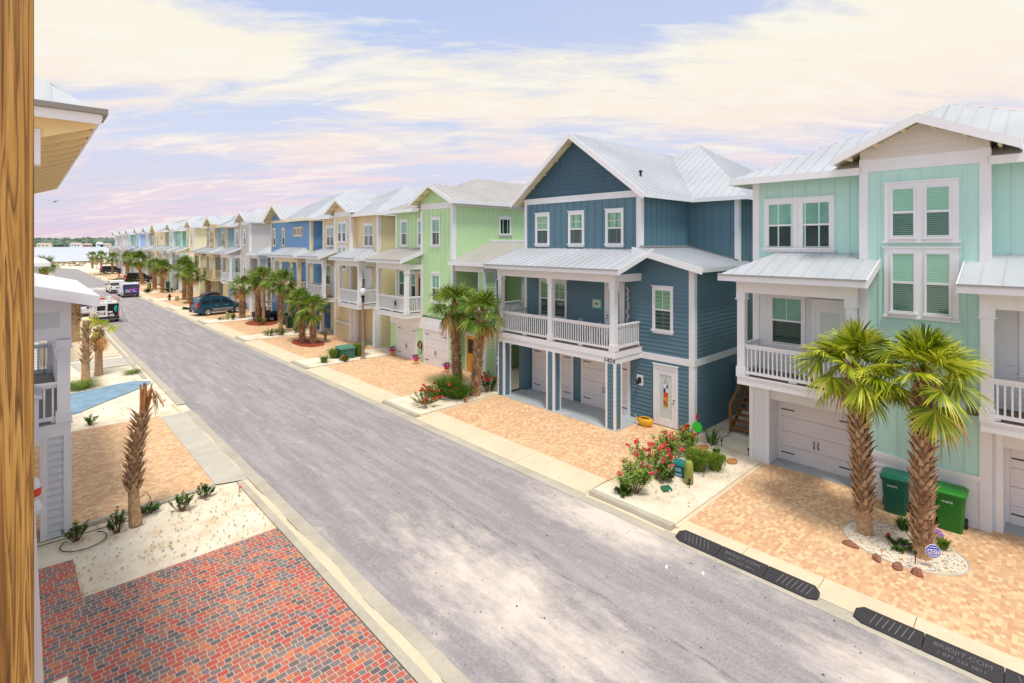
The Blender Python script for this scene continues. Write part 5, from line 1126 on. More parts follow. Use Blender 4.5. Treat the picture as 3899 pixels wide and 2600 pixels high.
# sparse weeds and shell fragments
wd = MB(); rw = random.Random(9)
for i in range(900):
    z = rw.random()
    if z < .5: x, y = rw.uniform(.8, 4.9), rw.uniform(14.5, 17.9)
    elif z < .62: x, y = rw.uniform(1, 5), rw.uniform(35.5, 43)
    elif z < .72: x, y = rw.uniform(1, 5), rw.uniform(27.6, 30.5)
    else: x, y = rw.uniform(12.9, 18.8), rw.uniform(7.3, 9.8)
    n = rw.randint(3, 6); s_ = rw.uniform(.012, .045)
    for k in range(n):
        a = rw.uniform(0, 6.28); d = V((math.cos(a), math.sin(a), rw.uniform(.2, .9)))*s_; q = V((-d.y, d.x, 0))*.3; p = V((x, y, .0 if x < 10 else .05)); wd.idx([p-q*.3, p+d*.6-q, p+d, p+d*.6+q], [(0, 1, 2, 3)])
org(); tag(wd.build('weeds', leafmat('weed_leaf', S(90, 100, 40), S(150, 140, 80), S(180, 160, 110), 3)), 'tiny scattered weeds on the bare sand', 'weeds', kind='stuff')
sh = MB(); cs = []
for i in range(900):
    a = rw.uniform(0, 6.28); q = math.sqrt(rw.random()); x, y = 16.05+math.cos(a)*.98*q, 2.72+math.sin(a)*1.22*q; s_ = rw.uniform(.012, .034); sh.m = 0 if rw.random() < .7 else (1 if rw.random() < .6 else 2); sh.blob((x, y, .05), (s_, s_*rw.uniform(.6, 1), s_*.4), rw, 6, 3, .15)
for i in range(170):
    x, y = rw.uniform(14.2, 17.2), rw.uniform(7.3, 8.3); s_ = rw.uniform(.01, .03); sh.m = 0; sh.blob((x, y, .07), (s_, s_, s_*.4), rw, 6, 3, .15)
tag(sh.build('shells', [mat('shell_white', S(246, 240, 232), .5, 0), mat('shell_grey', S(190, 176, 160), .6, 0), mat('shell_orange', S(226, 160, 110), .6, 0)]), 'white and orange broken sea shells round the palms and on the bed', 'shells', kind='stuff')
b = MB(); P = [(16.05+math.cos(2*math.pi*k/40)*1.0, 2.72+math.sin(2*math.pi*k/40)*1.25, .028) for k in range(40)]; b.face(P); struct(b, 'shell_bed', MATS['sand'])
b = MB(); b.tube([(16.05+math.cos(2*math.pi*k/40)*1.02, 2.72+math.sin(2*math.pi*k/40)*1.27, .028) for k in range(41)], .02, 5, False); struct(b, 'shell_bed_edging', concrete)
for (x, y, s_, rz, lb) in ((15.1, 3.62, (.07, .2, .1), 0, 'brown angular stone leftmost in front of the shell bed'), (14.92, 3.02, (.15, .1, .09), .4, 'rounded brown stone, second from the left before the shell bed'), (14.86, 2.62, (.14, .11, .1), 0, 'brown stone third from the left before the shell bed'), (14.92, 2.25, (.13, .12, .12), .7, 'upright brown stone under the alarm sign, rightmost of the row')):
    b = MB(); b.blob((0, 0, .06), s_, random.Random(int(x*100)), 7, 4, .22); o = single(b, 'stone', mat('brown_stone', S(150, 104, 86), .8, .15, 8, .01, 20), lb, 'stone', (0, 0, 0), 'brown stones along the shell bed', bevel=.01); o.location = (x, y, 0); o.rotation_euler = (0, 0, rz)
tuft('grass_clump', 'small spiky green tuft between the two thick palms', 'plant', (16.95, 2.85, .03), .28, .25, 160, ro, leaf_dk, w=.012, spiky=True); tuft('grass_clump', 'small spiky green tuft right of the alarm sign', 'plant', (16.6, 2.0, .03), .25, .22, 140, ro, leaf_lt, w=.012, spiky=True)
shrub('flower_plant', 'creeping plant with one red bloom between the two thick palms', 'plant', (15.95, 2.85, .03), .18, .4, 16, 34, ro, .07, .02, leaf_dk, redp, 1, .09); shrub('flower_plant', 'small violet flowers at the foot of the bright green bin', 'plant', (17.05, 2.15, .03), .18, .15, 8, 12, ro, .06, .015, leaf_dk, mat('violet_petal', S(190, 130, 220), .6, 0), 8, .06)
# ---------------------------------------------------------------- things near the aqua house
def bin_(loc, rz, label, body, lid, txt):
    t = thing('wheelie_bin', label, 'rubbish bin', loc, rz, 'wheelie bins by the aqua house wall', local=True)
    def ring(z, wx, wy, c=.05): return [(-wx+c, -wy, z), (wx-c, -wy, z), (wx, -wy+c, z), (wx, wy-c, z), (wx-c, wy, z), (-wx+c, wy, z), (-wx, wy-c, z), (-wx, -wy+c, z)]
    b = MB(); L = [ring(.02, .25, .24), ring(.5, .28, .29), ring(.92, .3, .33), ring(.93, .33, .36), ring(1.0, .335, .365)]; vs = [p for r_ in L for p in r_]
    b.idx(vs, [tuple(range(7, -1, -1)), tuple(range(32, 40))]+[(i*8+k, i*8+(k+1) % 8, (i+1)*8+(k+1) % 8, (i+1)*8+k) for i in range(4) for k in range(8)]); b.build('body', body, t, bevel=.012)
    b = MB(); L = [ring(1.0, .345, .38), ring(1.03, .35, .385), ring(1.08, .29, .33), ring(1.1, .2, .25)]; vs = [p for r_ in L for p in r_]
    b.idx(vs, [tuple(range(7, -1, -1)), tuple(range(24, 32))]+[(i*8+k, i*8+(k+1) % 8, (i+1)*8+(k+1) % 8, (i+1)*8+k) for i in range(3) for k in range(8)])
    lo = b.build('lid', lid, t, bevel=.01); b = MB(); b.tube([(-.22, .41, 1.0), (.22, .41, 1.0)], .018, 6); b.build('handle', body, lo)
    for sx in (-.3, .3):
        b = MB(); n = 16; b.idx([(sx-.03, .26+.13*math.cos(k*6.2832/n), .13+.13*math.sin(k*6.2832/n)) for k in range(n)]+[(sx+.03, .26+.13*math.cos(k*6.2832/n), .13+.13*math.sin(k*6.2832/n)) for k in range(n)], [tuple(range(n)), tuple(range(2*n-1, n-1, -1))]+[(k, (k+1) % n, n+(k+1) % n, n+k) for k in range(n)]); b.build('wheel', black, t)
    F = Fr((0, 0), (1, 0), (0, -1)); text(txt, .07, F, -.05, .345, .8, mat('white_print', S(220, 235, 235), .6, 0), 'lettering', t)
    org(); return t
bin_((18.02, 3.2, .02), rad(-86), 'dark teal green wheelie bin standing between the two thick palms', mat('bin_teal', S(0, 88, 70), .4, .03), mat('bin_teal_lid', S(14, 116, 92), .4, .03), 'WASTE')
bin_((18.0, 2.0, .02), rad(-88), 'bright green wheelie bin right of the second thick palm', mat('bin_green', S(12, 110, 22), .4, .03), mat('bin_green_lid', S(22, 134, 26), .4, .03), 'WASTE')
t = thing('alarm_sign', 'small blue octagonal ADT sign on a white stake before the right thick palm', 'sign', (15.44, 2.04, 0), local=True)
b = MB(); b.box(-.012, .012, -.012, .012, 0, .34); b.build('stake', white, t)
dn = V((-.83, -.56, 0)).normalized(); Fs = Fr((0, 0), (dn.y*-1 if False else .56, -.83), (dn.x, dn.y)); Fs.u = (-dn.y*-1, dn.x) if False else (.56, -.83)
oc = lambda r_, tt: [Fs(r_*math.cos(rad(22.5+45*k)), tt, .44+r_*math.sin(rad(22.5+45*k))) for k in range(8)]
b = MB(); b.prism(oc(.165, .02), tuple((Fs(0, 0, 0)[i]-Fs(0, .015, 0)[i]) for i in range(3))); b.build('rim', white, t)
b = MB(); b.prism(oc(.152, .026), tuple((Fs(0, 0, 0)[i]-Fs(0, .015, 0)[i]) for i in range(3))); b.build('panel', mat('sign_blue', S(46, 64, 190), .4, 0), t)
b = MB(); b.ob(Fs, -.12, .12, .026, .031, .385, .49); b.ob(Fs, -.08, .08, .026, .03, .53, .545); b.ob(Fs, -.1, .1, .026, .03, .35, .362); b.ob(Fs, -.08, .08, .026, .03, .32, .33); b.build('plaque', white, t)
text('ADT', .115, Fs, 0, .034, .438, mat('sign_blue', S(46, 64, 190)), 'lettering', t, sx=1.0); org()
# wall lamp on the bay of the aqua house and its notice
h0 = [o for o in C.objects if o.get('label', '').startswith('pale aqua')][0]; ORG[:] = list(h0.location)
b = MB(); F = FX(18.5); b.tube([F(1.62, .04, 3.42), F(1.62, .2, 3.46), F(1.62, .22, 3.36)], .02, 6); b.lathe((18.28, 1.62, 3.1), [(.19, 0), (.2, .02), (.1, .1), (.05, .14), (.055, .24), (.02, .28)], 14); b.build('barn_lamp', mat('bronze', S(128, 122, 104), .4, .05, metal=.5), h0)
hb = [o for o in C.objects if o.get('label', '').startswith('dark blue three')][0]
org()
# kerb ramps
def ramp(y0, y1, label, first, second, txt):
    t = thing('kerb_ramp', label, 'kerb ramp', (12.4, (y0+y1)/2, 0), 0, 'black rubber kerb ramps'); xa, xb = 12.2, 12.62; n = 3; L = (y1-y0)/n
    for i in range(n):
        a, e = y0+i*L+.006, y0+(i+1)*L-.006; b = MB(); c0 = .12 if i == 0 else 0; c1 = .12 if i == n-1 else 0
        if i == 0: out = [(xa+.1, a), (xb-.12, a), (xb, a+.12), (xb, e), (xa, e), (xa, a+.16)]
        elif i == n-1: out = [(xa, a), (xb, a), (xb, e-.12), (xb-.12, e), (xa+.1, e), (xa, e-.16)]
        else: out = [(xa, a), (xb, a), (xb, e), (xa, e)]
        zt = lambda x: .035+.09*(x-xa)/(xb-xa)
        m_ = len(out); b.idx([(x, y, -.02) for x, y in out]+[(x, y, zt(x)) for x, y in out], [tuple(range(m_-1, -1, -1)), tuple(range(m_, 2*m_))]+[(k, (k+1) % m_, m_+(k+1) % m_, m_+k) for k in range(m_)]); s_ = b.build('ramp_section', rubber, t, bevel=.008)
        if i != 1:
            g_ = MB()
            for k in range(7):
                y = a+.2+k*(L-.4)/7; dy = .12 if (i == 2) == second else -.06
                g_.prism([(xa+.07, y, zt(xa+.07)+.004), (xa+.07, y+.008, zt(xa+.07)+.004), (xb-.07, y+dy+.008, zt(xb-.07)+.004), (xb-.07, y+dy, zt(xb-.07)+.004)], (0, 0, -.01))
            g_.build('tread_line', mat('ramp_print', S(140, 138, 142), .7, 0), s_)
        else:
            class Q:      # lettering laid on the sloping top, reading from the road
                u = (0, -1); n = (0, 0)
                def __call__(s, a_, t_, z_): x = 12.4+z_; return (x, (y0+y1)/2-a_, zt(x)+.003+t_)
            text(txt[0], .13, Q(), 0, .0, .06, mat('ramp_dark_print', S(104, 102, 106), .7, 0), 'lettering', s_, sx=1.1); text(txt[1], .1, Q(), 0, .0, -.1, mat('ramp_dark_print', S(104, 102, 106)), 'lettering', s_, sx=1.1)
    org()
ramp(3.55, 6.85, 'black rubber kerb ramp with three sections at the left corner of the aqua house driveway', 1, 1, ('BRIDJIT.COM', '1 877 522 3811'))
ramp(-.45, 2.9, 'black rubber kerb ramp running out of the picture at the lower right corner', 1, 0, ('BRIDJIT.COM', '1 877 522 3811'))

# ---------------------------------------------------------------- bed beside the blue house
t = thing('utility_pedestal', 'small dark teal utility box among the oleanders', 'utility box', (15.55, 8.5, .03), .15, None, local=True)
b = MB(); b.box(-.15, .15, -.19, .19, 0, .42); b.build('body', mat('box_teal', S(16, 84, 78), .5, .04), t, bevel=.01); b = MB(); b.hexa([(-.17, -.21, .4), (.17, -.21, .4), (.17, .21, .4), (-.17, .21, .4), (-.12, -.19, .52), (.15, -.19, .52), (.15, .19, .52), (-.12, .19, .52)]); b.build('lid', mat('box_teal_lid', S(30, 122, 116), .5, .04), t, bevel=.015)
b = MB(); b.box(-.158, -.15, -.1, .1, .22, .34); b.box(-.157, -.15, -.12, .12, .08, .16); b.build('notice', mat('notice_blue', S(120, 170, 200), .6, 0), t); org()
t = thing('cable_bollard', 'olive green plastic cable bollard with rounded top in front of the grass clump', 'bollard', (15.25, 8.02, .03), local=True); b = MB(); b.lathe((0, 0, 0), [(.13, 0), (.125, .6), (.12, .68), (.09, .74), (.03, .76)], 18); b.build('body', mat('olive_plastic', S(142, 150, 60), .5, .04), t, True); b = MB(); b.box(-.14, -.11, -.08, -.02, .05, .11); b.build('latch', black, t); org()
b = MB(); b.prism([(-.24, -.05, 0), (-.03, .2, 0), (.24, .05, 0), (.03, -.2, 0)], (0, 0, .03)); t = single(b, 'valve_lid', mat('lid_green', S(40, 110, 78), .6, .05), 'flat green irrigation valve lid lying in the sand', 'lid', (0, 0, 0), bevel=.008); t.location = (14.46, 8.35, .045)
for i, (x, y, rx, ry, lb) in enumerate(((18.25, 9.1, .34, .22, 'terracotta stepping stone farthest back towards the blue wall'), (18.05, 8.42, .42, .2, 'long terracotta stepping stone in the middle of the three'), (17.9, 7.82, .24, .18, 'rounded terracotta stepping stone nearest the aqua house driveway'))):
    b = MB(); rr = random.Random(i); P = [(rx*math.cos(k*.628)*rr.uniform(.85, 1.1), ry*math.sin(k*.628)*rr.uniform(.85, 1.1), 0) for k in range(10)]; b.prism(P, (0, 0, .04)); o = single(b, 'stepping_stone', mat('terracotta', S(196, 134, 80), .8, .1), lb, 'stepping stone', group='stepping stones on the sand'); o.location = (x, y, .05)
def path_light(x, y, lb, fl=False):
    t = thing('path_light', lb, 'garden light', (x, y, .04), local=True, group='small black garden lights'); b = MB(); b.tube([(0, 0, 0), (0, 0, .24)], .012, 5); b.build('stake', black, t); b = MB(); b.lathe((0, 0, .22), [(.02, 0), (.035, .01), (.035, .07), (.02, .09)], 8); b.build('lamp_head', black, t); org()
path_light(18.92, 8.65, 'black garden light beside the spiky plant'); path_light(17.38, 7.83, 'black garden light beside the rounded stepping stone'); path_light(16.0, 7.9, 'black garden light at the foot of the grass clumps'); path_light(14.98, 7.86, 'black garden light in front of the olive bollard'); path_light(18.74, 7.6, 'black garden light nearest the aqua house corner'); path_light(15.35, 2.35, 'black garden light above the rightmost brown stone')
t = thing('garden_spinner', 'lime green round garden spinner with red top ornament at the blue house corner', 'garden ornament', (18.6, 9.45, .04), local=True); b = MB(); b.tube([(0, 0, 0), (0, 0, 1.15)], .012, 5); b.build('stake', black, t); b = MB(); b.prism([(-.02, .2*math.cos(k*.3927), .62+.2*math.sin(k*.3927)) for k in range(16)], (.03, 0, 0)); b.build('disc', mat('lime', S(50, 220, 60), .5, 0), t); b = MB(); b.blob((0, 0, 1.0), (.06, .06, .12), random.Random(1)); b.build('ornament', redp, t); org()
b = MB(); b.tube([(18.6, 8.9, .09), (19.3, 9.1, .07), (20.2, 9.0, .06), (21.2, 9.2, .07), (22.2, 9.3, .07)], .014, 5); single(b, 'hose', black, 'black hose lying on the sand along the blue side wall', 'hose')
# timber stair by the aqua house
t = thing('timber_stair', 'brown timber stair with handrail between the blue and aqua houses', 'stairs', (21.2, 8.6, 0)); td = mat('brown_timber', S(150, 100, 56), .7, .1, 6)
b = MB()
for i in range(7): b.box(20.9+.27*i, 21.2+.27*i, 8.0, 9.2, .19*i+.13, .19*i+.18)
b.build('treads', td, t)
for y in (8.0, 9.2):
    b = MB(); b.beam((20.9, y, .05), (22.8, y, 1.35), .05, .22); b.build('stringer', td, t)
    b = MB(); b.box(20.88, 20.98, y-.05, y+.05, 0, 1.05); b.box(22.5, 22.6, y-.05, y+.05, .9, 2.2); b.build('newel_post', td, t); b = MB(); b.beam((20.85, y, 1.05), (22.65, y, 2.27), .1, .05); b.beam((20.93, y, .62), (22.55, y, 1.75), .04, .09); b.build('handrail', td, t)
b = MB(); b.box(22.7, 24.5, 7.9, 9.3, 1.3, 1.36); b.build('landing', td, t); org()
# yellow basket by the door (fish shaped)
t = thing('basket', 'yellow fish shaped planter basket on the pavers beside the white glass door', 'basket', (18.85, 11.85, .02), .2, local=True); ym_ = mat('basket_yellow', S(226, 172, 30), .6, .08, 12, .01, 40)
b = MB(); n = 16; L = [(.0, .12), (.1, .22), (.22, .27), (.32, .23), (.34, .19)]; vs = [(r_*.8*math.cos(k*6.2832/n), r_*1.25*math.sin(k*6.2832/n), z) for z, r_ in L for k in range(n)]; b.idx(vs, [tuple(range(n))]+[(i*n+k, i*n+(k+1) % n, (i+1)*n+(k+1) % n, (i+1)*n+k) for i in range(4) for k in range(n)]); b.build('bowl', ym_, t, True)
b = MB(); b.prism([(0, .3, .2), (0, .48, .42), (0, .42, .26), (0, .46, .14)], (.04, 0, 0)); b.build('tail', ym_, t); b = MB(); b.tube([(0, -.26, .32), (0, -.1, .38), (0, .1, .38), (0, .25, .32)], .025, 6); b.build('handle', ym_, t); org()
# porch furniture, turtle picture, shell garland
def chair(x, y, rz, lb):
    t = thing('patio_chair', lb, 'chair', (x, y, 3.215), rz, 'white metal chairs on the blue house porch', local=True); wm_ = mat('white_metal_paint', S(232, 234, 236), .4, 0)
    b = MB(); b.lathe((0, 0, .44), [(.19, 0), (.2, .02), (.05, .03)], 14); b.build('seat', mat('seat_wood', S(170, 110, 70), .6, .05), t)
    for a in (.8, 2.35, 3.93, 5.5):
        b = MB(); b.tube([(.15*math.cos(a), .15*math.sin(a), .44), (.2*math.cos(a), .2*math.sin(a), 0)], .012, 5); b.build('leg', wm_, t)
    b = MB(); arc = [(-.18+.0*k, .2*math.cos(math.pi*k/8), .45+.5*math.sin(math.pi*k/8)) for k in range(9)]; b.tube(arc, .014, 5)
    for yy in (-.12, -.06, 0, .06, .12): b.tube([(-.18, yy*.6, .45), (-.18, yy, .45+.5*math.sqrt(1-(yy/.2)**2))], .006, 4)
    b.build('backrest', wm_, t); org()
chair(18.5, 15.1, rad(200), 'white hoop backed chair, left one on the blue house porch'); chair(18.5, 13.75, rad(-10), 'white hoop backed chair, right one on the blue house porch')
t = thing('patio_table', 'small round table between the two porch chairs', 'table', (18.5, 14.4, 3.215), local=True); b = MB(); b.lathe((0, 0, .68), [(.3, 0), (.31, .03), (.02, .031)], 18); b.build('table_top', mat('seat_wood', S(170, 110, 70)), t); b = MB(); b.tube([(0, 0, .68), (0, 0, .05)], .03, 6); b.lathe((0, 0, 0), [(.2, 0), (.18, .03), (.03, .06)], 14); b.build('base', white, t); org()
t = thing('turtle_picture', 'turquoise framed plaque with a sea turtle on the blue porch wall', 'picture', (19.4, 14.75, 4.6)); F = FX(19.4)
b = MB(); b.ob(F, 14.48, 15.02, .0, .04, 4.6, 5.05); b.build('frame', mat('turquoise', S(96, 190, 184), .5, .03), t); b = MB(); b.ob(F, 14.55, 14.95, .04, .05, 4.68, 4.98); b.build('panel', cream, t)
b = MB(); b.prism([F(14.75+.1*math.cos(k*.5236), .058, 4.83+.07*math.sin(k*.5236)) for k in range(12)], (.006, 0, 0))
for (a, z) in ((-.12, .07), (.12, .07), (-.12, -.07), (.12, -.07)): b.prism([F(14.75+a*.5, .058, 4.83+z*.5), F(14.75+a*1.1, .058, 4.83+z), F(14.75+a*.9, .058, 4.83+z*1.25)], (.006, 0, 0))
b.prism([F(14.85, .058, 4.85), F(14.9, .058, 4.87), F(14.9, .058, 4.83)], (.006, 0, 0)); b.build('turtle', mat('turtle_teal', S(90, 160, 160), .6, 0), t); org()
b = MB(); rr = random.Random(8)
for i in range(34): b.m = i % 2; z = 5.72-i*.055; b.blob((19.25+rr.uniform(-.03, .03), 13.0+rr.uniform(-.05, .05), z), (.035, .045, .03), rr, 6, 3)
single(b, 'shell_garland', [mat('shell_tan', S(206, 160, 120), .5, 0), mat('shell_white', S(246, 240, 232))], 'long hanging garland of sea shells by the blue house porch corner', 'garland')
# ---------------------------------------------------------------- green house things
def pot(x, y, lb, extra=None):
    t = thing('flower_pot', lb, 'flower pot', (x, y, .02), local=True, group='flower pots before the green house garage'); yl = mat('stand_yellow', S(226, 160, 50), .6, .03)
    b = MB()
    for a in (0, 2.1, 4.2): b.tube([(.1*math.cos(a), .1*math.sin(a), .22), (.17*math.cos(a), .17*math.sin(a), 0)], .018, 5)
    b.build('stand', yl, t); b = MB(); b.lathe((0, 0, .16), [(.12, 0), (.19, .2), (.17, .2)], 12); b.build('pot', mat('pot_red', S(206, 90, 40), .6, .05), t)
    b = MB(); r_ = random.Random(int(x*99))
    for i in range(90):
        p = V((r_.gauss(0, .13), r_.gauss(0, .13), .4+abs(r_.gauss(0, .09))-.06)); n = V((r_.gauss(0, 1), r_.gauss(0, 1), r_.random()+.2)).normalized(); u = n.orthogonal().normalized()*.04; v = n.cross(u); b.idx([p+u, p+v, p-u, p-v], [(0, 1, 2, 3)])
    b.build('flowers', purple, t); b = MB()
    for i in range(60):
        p = V((r_.gauss(0, .08), r_.gauss(0, .08), .5)); d = V((r_.gauss(0, .08), r_.gauss(0, .08), r_.uniform(.05, .18))); q = V((.02, .01, 0)); b.idx([p-q, p+d, p+q], [(0, 1, 2)])
    b.build('leaves', leaf_dk, t); org()
pot(18.3, 31.2, 'pot of purple petunias on a yellow stand left of the first garage door'); pot(18.1, 27.95, 'pot of purple petunias with tall grass between the two garage doors'); pot(18.25, 24.9, 'pot of purple petunias before the right edge of the second garage door')
b = MB(); b.tube([(18.5, 28.15+.2*math.cos(k*.5), 1.15+.22*math.sin(k*.5)) for k in range(14)], .045, 6); b.m = 1; b.tube([(18.46, 28.1+.25*math.cos(k*.5), 1.0+.4*math.sin(k*.5)) for k in range(10)], .03, 6); single(b, 'hose_reel', [mat('hose_brown', S(150, 70, 40), .5, 0), black], 'coiled brown and black garden hose hung between the garage doors', 'hose')
t = thing('sun_ornament', 'black metal sun ornament on the green house balcony rail', 'ornament', (17.45, 29.3, 3.87)); b = MB(); F = FX(17.42)
b.prism([F(29.3+(.2 if k % 2 else .08)*math.cos(k*math.pi/12), .02, 3.8+(.24 if k % 2 else .09)*math.sin(k*math.pi/12)) for k in range(24)], (.015, 0, 0)); b.build('rays', black, t); org()
ORG[:] = [18.6, 26.45, 0]; h2 = [o for o in C.objects if o.get('label', '').startswith('lime green')][0]
for i, ch in enumerate('1428'): text(ch, .24, FX(18.6), 28.25, .03, 2.0-i*.26, mat('number_gold', S(216, 200, 90), .5, 0), 'house_number', h2, flip=True)
org()
t = thing('transformer_box', 'green ground transformer box in grass before the lamp post', 'utility box', (15.6, 32.6, .03), 0, local=True); b = MB(); b.box(-.45, .45, -.5, .5, 0, .7); b.build('body', mat('box_green', S(50, 104, 88), .5, .05), t, bevel=.02); b = MB(); b.hexa([(-.5, -.55, .66), (.5, -.55, .66), (.5, .55, .66), (-.5, .55, .66), (-.42, -.5, .8), (.48, -.5, .8), (.48, .5, .8), (-.42, .5, .8)]); b.build('lid', mat('box_green_lid', S(76, 134, 116), .5, .05), t, bevel=.02); b = MB(); b.box(-.46, -.45, .2, .36, .35, .55); b.build('notice', white, t); org()
def lamp(x, y, lb):
    t = thing('street_lamp', lb, 'street lamp', (x, y, 0), local=True); b = MB(); b.lathe((0, 0, 0), [(.2, 0), (.19, .08), (.12, .14), (.09, .3), (.075, 3.75)], 14); b.build('pole', mat('pole_taupe', S(146, 120, 110), .6, .04), t)
    b = MB(); b.lathe((0, 0, 3.75), [(.075, 0), (.1, .05), (.08, .12), (.08, .3), (.13, .36), (.15, .42), (.1, .45)], 14); b.build('collar', black, t); b = MB(); b.lathe((0, 0, 4.2), [(.1, 0), (.21, .12), (.22, .25), (.17, .42), (.1, .5)], 16); b.build('globe', mat('globe_glass', S(206, 210, 214), .2, .03), t, True); b = MB(); b.lathe((0, 0, 4.69), [(.1, 0), (.09, .05), (.02, .1), (.025, .16), (.004, .24)], 12); b.build('finial', black, t); org()
lamp(16.35, 31.6, 'tall street lamp with acorn globe in front of the tan house'); lamp(16.5, 200, 'street lamp at the far beach end of the street')
for (x, y, rx, ry, nm) in ((15.9, 39.5, 1.0, 1.9, 'mulch_bed'), (16.7, 52.6, 1.3, 2.0, 'mulch_bed'), (15.8, 76.8, .9, 1.3, 'weed_bed')):
    b = MB(); rr = random.Random(int(y)); P = [(x+rx*math.cos(k*.2618)*rr.uniform(.95, 1.05), y+ry*math.sin(k*.2618)*rr.uniform(.95, 1.05), .03) for k in range(24)]; b.prism(P, (0, 0, .04)); struct(b, nm, mat('red_mulch', S(150, 66, 40), .95, .2, 12, .02, 30) if 'mulch' in nm else leaf_lt)
t = thing('bird_bath', 'stone bird bath beside the mulch bed before the tan house', 'bird bath', (17.0, 38.9, .02), local=True); stn = mat('weathered_stone', S(134, 124, 106), .85, .12); b = MB(); b.lathe((0, 0, 0), [(.22, 0), (.2, .08), (.1, .14), (.1, .55), (.16, .62)], 12); b.build('pedestal', stn, t); b = MB(); b.lathe((0, 0, .62), [(.12, 0), (.4, .1), (.42, .14), (.36, .13), (.1, .06)], 16); b.build('basin', stn, t); b = MB(); b.blob((.05, 0, .95), (.1, .1, .22), random.Random(2)); b.build('figure', stn, t); org()
# golf cart
t = thing('golf_cart', 'black golf cart with pale canopy parked between the palms before the cornflower house', 'golf cart', (17.6, 54.2, .02), rad(-70), local=True); blk = mat('cart_black', S(26, 28, 34), .3, .02)
b = MB(); b.prism([(-1.3, -.6, .35), (1.25, -.6, .35), (1.3, -.6, .75), (.8, -.6, .95), (.55, -.6, .5), (-.2, -.6, .5), (-.25, -.6, .8), (-1.3, -.6, .8)], (0, 1.2, 0)); b.build('body', blk, t, bevel=.04)
b = MB(); b.box(-.6, 0, -.55, .55, .8, .92); b.box(-.68, -.58, -.55, .55, .9, 1.3); b.build('seat', mat('cart_seat', S(60, 60, 66), .6, 0), t)
for x, y in ((-1.0, .55), (.55, .55), (-1.0, -.55), (.55, -.55)):
    b = MB(); b.tube([(x, y, .7), (x*.92, y*.95, 1.85)], .02, 5); b.build('canopy_post', black, t)
for x in (-.85, .85):
    for sg in (1, -1): wheel(t, x, sg*.5, .24, .2, sg)
b = MB(); b.box(-1.25, .8, -.62, .62, 1.85, 1.92); b.build('canopy', mat('canopy_peach', S(236, 208, 176), .6, .02), t, bevel=.03); b = MB(); b.tube([(.35, .25, .85), (.1, .25, 1.1)], .015, 5); b.build('steering_column', black, t)
b = MB(); b.tube([(-1.3, -.5, .75), (-1.6, -.5, .78), (-1.6, .5, .78), (-1.3, .5, .75)], .02, 5); b.build('rear_rack', black, t); org()
bt = MB()
def simple_bin(x, y, lb, col, rz=0):
    t = thing('wheelie_bin', lb, 'rubbish bin', (x, y, .02), rz, 'wheelie bins further down the street', local=True); m_ = mat('bin_'+str(col), S(*col), .45, .04)
    b = MB(); b.hexa([(-.25, -.26, 0), (.25, -.26, 0), (.25, .26, 0), (-.25, .26, 0), (-.32, -.36, 1.0), (.32, -.36, 1.0), (.32, .36, 1.0), (-.32, .36, 1.0)]); b.build('body', m_, t, bevel=.02); b = MB(); b.hexa([(-.35, -.4, 1.0), (.35, -.4, 1.0), (.35, .4, 1.0), (-.35, .4, 1.0), (-.25, -.3, 1.1), (.25, -.3, 1.1), (.25, .3, 1.1), (-.25, .3, 1.1)]); b.build('lid', m_, t, bevel=.02); org()
simple_bin(17.9, 50.2, 'dark green bin left of the slim palm, nearer the golf cart', (16, 70, 50)); simple_bin(17.6, 47.9, 'dark green bin right of the slim palm before the cornflower house', (14, 62, 46)); simple_bin(18.3, 105.6, 'dark green bin beyond the palms before the teal house', (10, 84, 52))
for (x, y, h_, r_, lb) in ((14.9, 57.1, .75, .17, 'short timber marker post by the blue SUV'), (15.0, 80.8, .6, .22, 'short stone marker post beside the brown hydrant'), (15.6, 105.5, 1.0, .3, 'pale stone pillar among bushes past the bin')):
    b = MB(); b.lathe((0, 0, 0), [(r_, 0), (r_*.95, h_*.95), (r_*.8, h_), (.01, h_+.01)], 10); o = single(b, 'marker_post', mat('post_olive', S(150, 150, 96), .7, .08), lb, 'post'); o.location = (x, y, .02)
def hydrant(x, y, lb, col):
    t = thing('hydrant', lb, 'fire hydrant', (x, y, 0), local=True); m_ = mat('hyd_'+str(col), S(*col), .5, .03); b = MB(); b.lathe((0, 0, 0), [(.2, 0), (.14, .06), (.13, .6), (.17, .62), (.15, .75), (.05, .86), (.03, .92)], 12); b.build('barrel', m_, t); b = MB(); b.tube([(-.24, 0, .5), (.24, 0, .5)], .07, 8); b.build('outlet', m_, t); org()
hydrant(16.0, 146.5, 'red fire hydrant far down the right pavement', (210, 30, 20)); hydrant(14.45, 82.4, 'dark brown and red hydrant by the kerb before the slate blue house', (96, 40, 26))
for (x, y, lb) in ((4.83, 28.85, 'small pink marking flag where the blue driveway meets the kerb'), (4.75, 16.97, 'small pink marking flag in the sand beside the left kerb')):
    t = thing('marking_flag', lb, 'flag', (x, y, 0), local=True); b = MB(); b.tube([(0, 0, 0), (0, 0, .32)], .005, 4); b.build('wire', twig, t); b = MB(); b.prism([(0, 0, .2), (.0, .0, .32), (.1, .02, .27)], (0, .004, 0)); b.build('flag', mat('flag_pink', S(240, 90, 90), .6, 0), t); org()
b = MB(); b.tube([(-.6, 17.55, .02), (.4, 17.6, .02), (1.1, 17.55, .03), (1.8, 17.5, .04), (2.35, 17.35, .1), (2.6, 17.3, .55), (2.5, 17.35, .75), (2.35, 17.4, .6)], .012, 5); single(b, 'irrigation_hose', black, 'thin black irrigation hose running along the sand and up the leaning trunk', 'hose')
